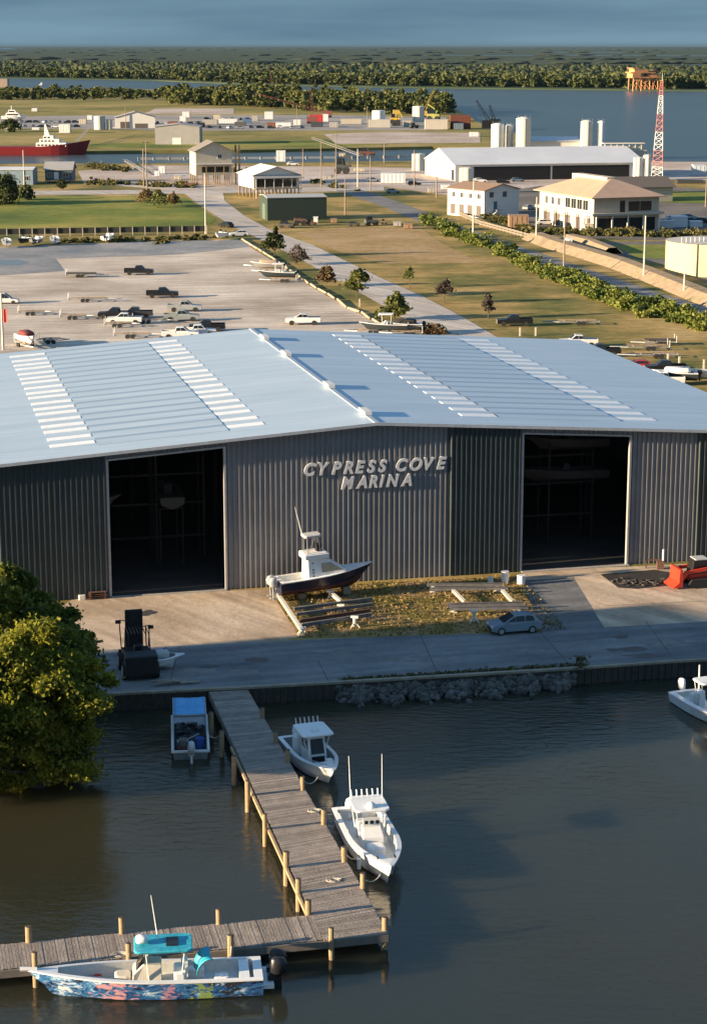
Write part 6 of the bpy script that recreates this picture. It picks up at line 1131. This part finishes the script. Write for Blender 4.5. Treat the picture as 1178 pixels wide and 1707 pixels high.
# bank walkway frame at ship bow and canal footbridge
def gangway(label, a, b_, z0, z1, w=1.6):
    p, q = P(*a), P(*b_); d = q-p; L_ = d.length; t_ = thing('gangway', label, 'footbridge', p, math.atan2(d.y, d.x)); mb = MB(); mb.beam((0, 0, z0), (L_, 0, z1), w*.5, .12); mb.build('deck', CONC, t_); mb = MB()
    for s in (-1, 1):
        mb.beam((0, s*w/2, z0+.8), (L_, s*w/2, z1+.8), .06); k = int(L_/3)
        for i in range(k+1): z = z0+(z1-z0)*i/k; mb.beam((L_*i/k, s*w/2, z), (L_*i/k, s*w/2, z+.8), .05)
    mb.build('railing', GALV, t_); MB().b2(L_*.5-.3, L_*.5+.3, -.5, .5, -2, min(z0, z1)).build('support', DKWOOD, t_)
gangway('sloping cream footbridge across the canal near the dark excavator', (520, 232), (605, 263), 0.3, 0.3, .8); gangway('ramp climbing the bank beside the bow of the red ship', (118, 250), (152, 226), .5, 4.5, 1.2); gangway('white ramp from the bank to the shed by the tan yard', (208, 272), (245, 292), .8, .5, 1.0)
# orange platform in the river
p_ = P(1071, 151, WZ); s_ = PM(1071, 151, WZ); op = thing('oil_platform', 'orange offshore platform jacket standing at the far river bank', 'platform', p_, .2); ORG = mat('orange_steel', (.60, .27, .12), .6, 0, .15, .3); mb = MB()
for x in (-13, -4.5, 4.5, 13):
    for y in (-7, 7): mb.cyl((x*1.05, y, -1), (x, y, 16), .7, .6, 8)
for i in range(3):
    x0, x1 = (-13, -4.5, 4.5)[i], (-4.5, 4.5, 13)[i]
    for y in (-7, 7): mb.cyl((x0, y, 1), (x1, y, 14), .35, .35, 6); mb.cyl((x1, y, 1), (x0, y, 14), .35, .35, 6)
mb.build('jacket', ORG, op); mb = MB(); mb.b2(-15, 16, -9, 9, 13, 14.2); mb.b2(-17, 10, -9, 9, 18, 19); mb.b2(-13, 2, -8.5, 8.5, 19, 21.5); mb.b2(-15, -6, -9, 9, 14.2, 18); mb.b2(2, 12, -8, 8, 14.2, 17); mb.b2(-15, -8, -9, 9, 22.5, 23.2); mb.b2(-13.5, -12.5, -8, 8, 21.5, 22.5); mb.build('deck_module', ORG, op); mb = MB(); mb.beam((6, 0, 17), (14, 0, 22), .8); mb.b2(9, 15, -5, 5, 18, 20.5); mb.build('crane_arm', RUST, op)
# river barge on the left bank and small river craft
for lb, x, y, w in [('small white river buoy boat left in the river', 70, 142, 6), ('dark tug on the river beyond the wooded point', 750, 168, 9)]:
    t_ = thing('river_boat', lb, 'boat', P(x, y, WZ)); make_boat(t_, w, w*.35, 1.2, WHITE if 'white' in lb else NAVY, n=10); MB().b2(-w*.2, w*.1, -w*.1, w*.1, .8, 3).build('wheelhouse', WHITE, t_)
# posts beside road behind roof
for i, (x, y, lb) in enumerate([(866, 560, 'left pale post at the road end behind the hall'), (892, 560, 'right pale post at the road end behind the hall'), (1112, 605, 'left short post right of the red car'), (1131, 610, 'middle short post right of the red car'), (1172, 615, 'short post at the right edge above the white boat'), (599, 511, 'thin white marker post among the verge trees'), (631, 527, 'white marker post beside the low rounded verge tree')]):
    t_ = thing('marker_post', lb, 'post', P(x, y), 0, 'short marker posts'); MB().b2(-.12, .12, -.12, .12, 0, 1.3).build('post', PW, t_); MB().b2(-.16, .16, -.16, .16, 1.3, 1.36).build('cap', PW, t_)
# rope coils on dock
def rope(label, px, py, n=3):
    c = P(px, py, DZ+.02); mb = MB(); a = 0; pp = None
    for i in range(22): a += .55; r_ = .35-.012*i; q = c+Vector((r_*math.cos(a)*1.4, r_*math.sin(a), .02)); pp and mb.cyl(pp, q, .025, .025, 5); pp = q
    tag(mb.build('rope', mat('rope', (.5, .47, .4), .9)), label, 'rope')
rope('pale rope curled on the planks near the end of the dock', 556, 1468); rope('mooring rope lying beside the dock post left of the two antenna boat', 524, 1352); rope('mooring rope on the dock arm above the painted boat', 200, 1592)

# mooring lines, fenders, stains
def line(label, a, b_, sag=.35, r_=.03):
    mb = MB(); pp = None
    for i in range(9): f_ = i/8; q = a.lerp(b_, f_)+Vector((0, 0, -sag*4*f_*(1-f_))); pp is not None and mb.cyl(pp, q, r_, r_, 5); pp = q
    tag(mb.build('mooring_line', mat('rope', (.5, .47, .4), .9)), label, 'rope', 'mooring lines of the boats')
line('bow line of the blue painted boat tied to the leftmost front piling', P(80, 1625, -.1), P(62, 1600, .1)); line('stern line of the blue painted boat tied to the front piling', P(380, 1600, -.1), P(386, 1578, .1)); line('line from the two antenna boat to the dock piling', P(574, 1420, .1), P(600, 1425, -.2)); line('line from the hardtop boat to the dock piling', P(505, 1300, .1), P(530, 1295, -.2)); line('line from the work skiff to the dock', P(348, 1225, -.5), P(372, 1218, .2))
line('bow line of the two antenna boat tied to the lower dock piling', P(604, 1462, .1), P(634, 1458, -.1))
def fender(label, px, py):
    p_ = P(px, py, -.5); t_ = thing('boat_fender', label, 'fender', p_, 0, 'fenders hanging on the boats'); MB().cyl((0, 0, -.3), (0, 0, .3), .12, .12, 10).build('bumper_tube', mat('pale_blue_pad', (.5, .6, .66), .6), t_); MB().cyl((0, 0, .3), (0, 0, .75), .02, .02, 5).build('cord', mat('rope', (.5, .47, .4), .9), t_)
fender('pale fender on the dock side of the two antenna boat', 580, 1402); fender('pale fender low on the dock side bow of the two antenna boat', 598, 1440)
def blot(px, py, rx, ry, m, z=.03):
    c = P(px, py); pts_ = []
    for i in range(14): a = i*2*math.pi/14; k = random.uniform(.6, 1.15); pts_.append((c.x+rx*k*math.cos(a), c.y+ry*k*math.sin(a)))
    sheet('stain', pts_, z, m, px=False)
ST = mat('damp_stain', (.07, .07, .07), .5, 0, .3, 2); ST2 = mat('dust_patch', (.20, .19, .175), .9, 0, .35, 1)
for a in [(1035, 1062, .7, .5), (1052, 1083, 1.3, .7), (1078, 1093, 1.8, .6), (1020, 1084, .6, .4), (430, 1100, .9, .6), (350, 1112, .8, .5), (245, 1022, .7, .9)]: blot(*a, ST)
for a in [(330, 1120, 2.2, 1.2), (405, 1122, 1.5, .8), (700, 1100, 3.0, .7), (1110, 1072, 2.4, 1.0), (560, 1085, 2.5, .5), (880, 1085, 2.0, .5)]: blot(*a, ST2, .027)
J = mat('pavement_joint', (.06, .06, .06), .9)
for a, b_ in [((530, 1102), (548, 1137)), ((700, 1058), (730, 1126)), ((300, 1078), (280, 1150)), ((900, 1054), (950, 1110)), ((1075, 1036), (1120, 1096)), ((1010, 1010), (1178, 1002))]:
    p, q = P(*a), P(*b_); d = (q-p).normalized(); n_ = Vector((-d.y, d.x, 0))*.022; sheet('pavement_joint', [((p+n_).x, (p+n_).y), ((q+n_).x, (q+n_).y), ((q-n_).x, (q-n_).y), ((p-n_).x, (p-n_).y)], .033, J, px=False)
gl2 = []
for i in range(900):
    f_ = random.random(); p_ = P(565+f_*400, interp([(565, 1137), (965, 1112)], 565+f_*400)); gl2.append((p_.x+random.gauss(0, .15), p_.y+.2+abs(random.gauss(0, .25)), random.uniform(.02, .15)))
for i in range(160): p_ = P(965, 1112); gl2.append((p_.x+random.gauss(0, .3), p_.y-.2+random.gauss(0, .2), random.uniform(-.4, .9)))
tag(quads_mesh('weeds', leaves(np.array(gl2), .16), leafmat('weed_leaves', (.06, .06, .02), (.18, .15, .06), .4, .3)), 'thin dry weeds along the quay edge above the rubble', 'weeds', kind='stuff')

# ------------------------------------------------------------------ haze
hz_m = bpy.data.materials.new('haze_air'); hz_m.use_nodes = True; N = hz_m.node_tree.nodes; L = hz_m.node_tree.links; N.remove(N['Principled BSDF']); pv = N.new('ShaderNodeVolumePrincipled')
pv.inputs['Color'].default_value = (.11, .19, .29, 1); pv.inputs['Density'].default_value = 1.8e-5; pv.inputs['Anisotropy'].default_value = 0.0; L.new(pv.outputs[0], N['Material Output'].inputs['Volume'])
hb = MB(); hb.b2(-61000, 61000, -1000, 71000, -4.0, 62.0)
# the box stays wholly under the sky; its bottom lies below water and land skirts
o = hb.build('haze', hz_m); tag(o, kind='stuff')
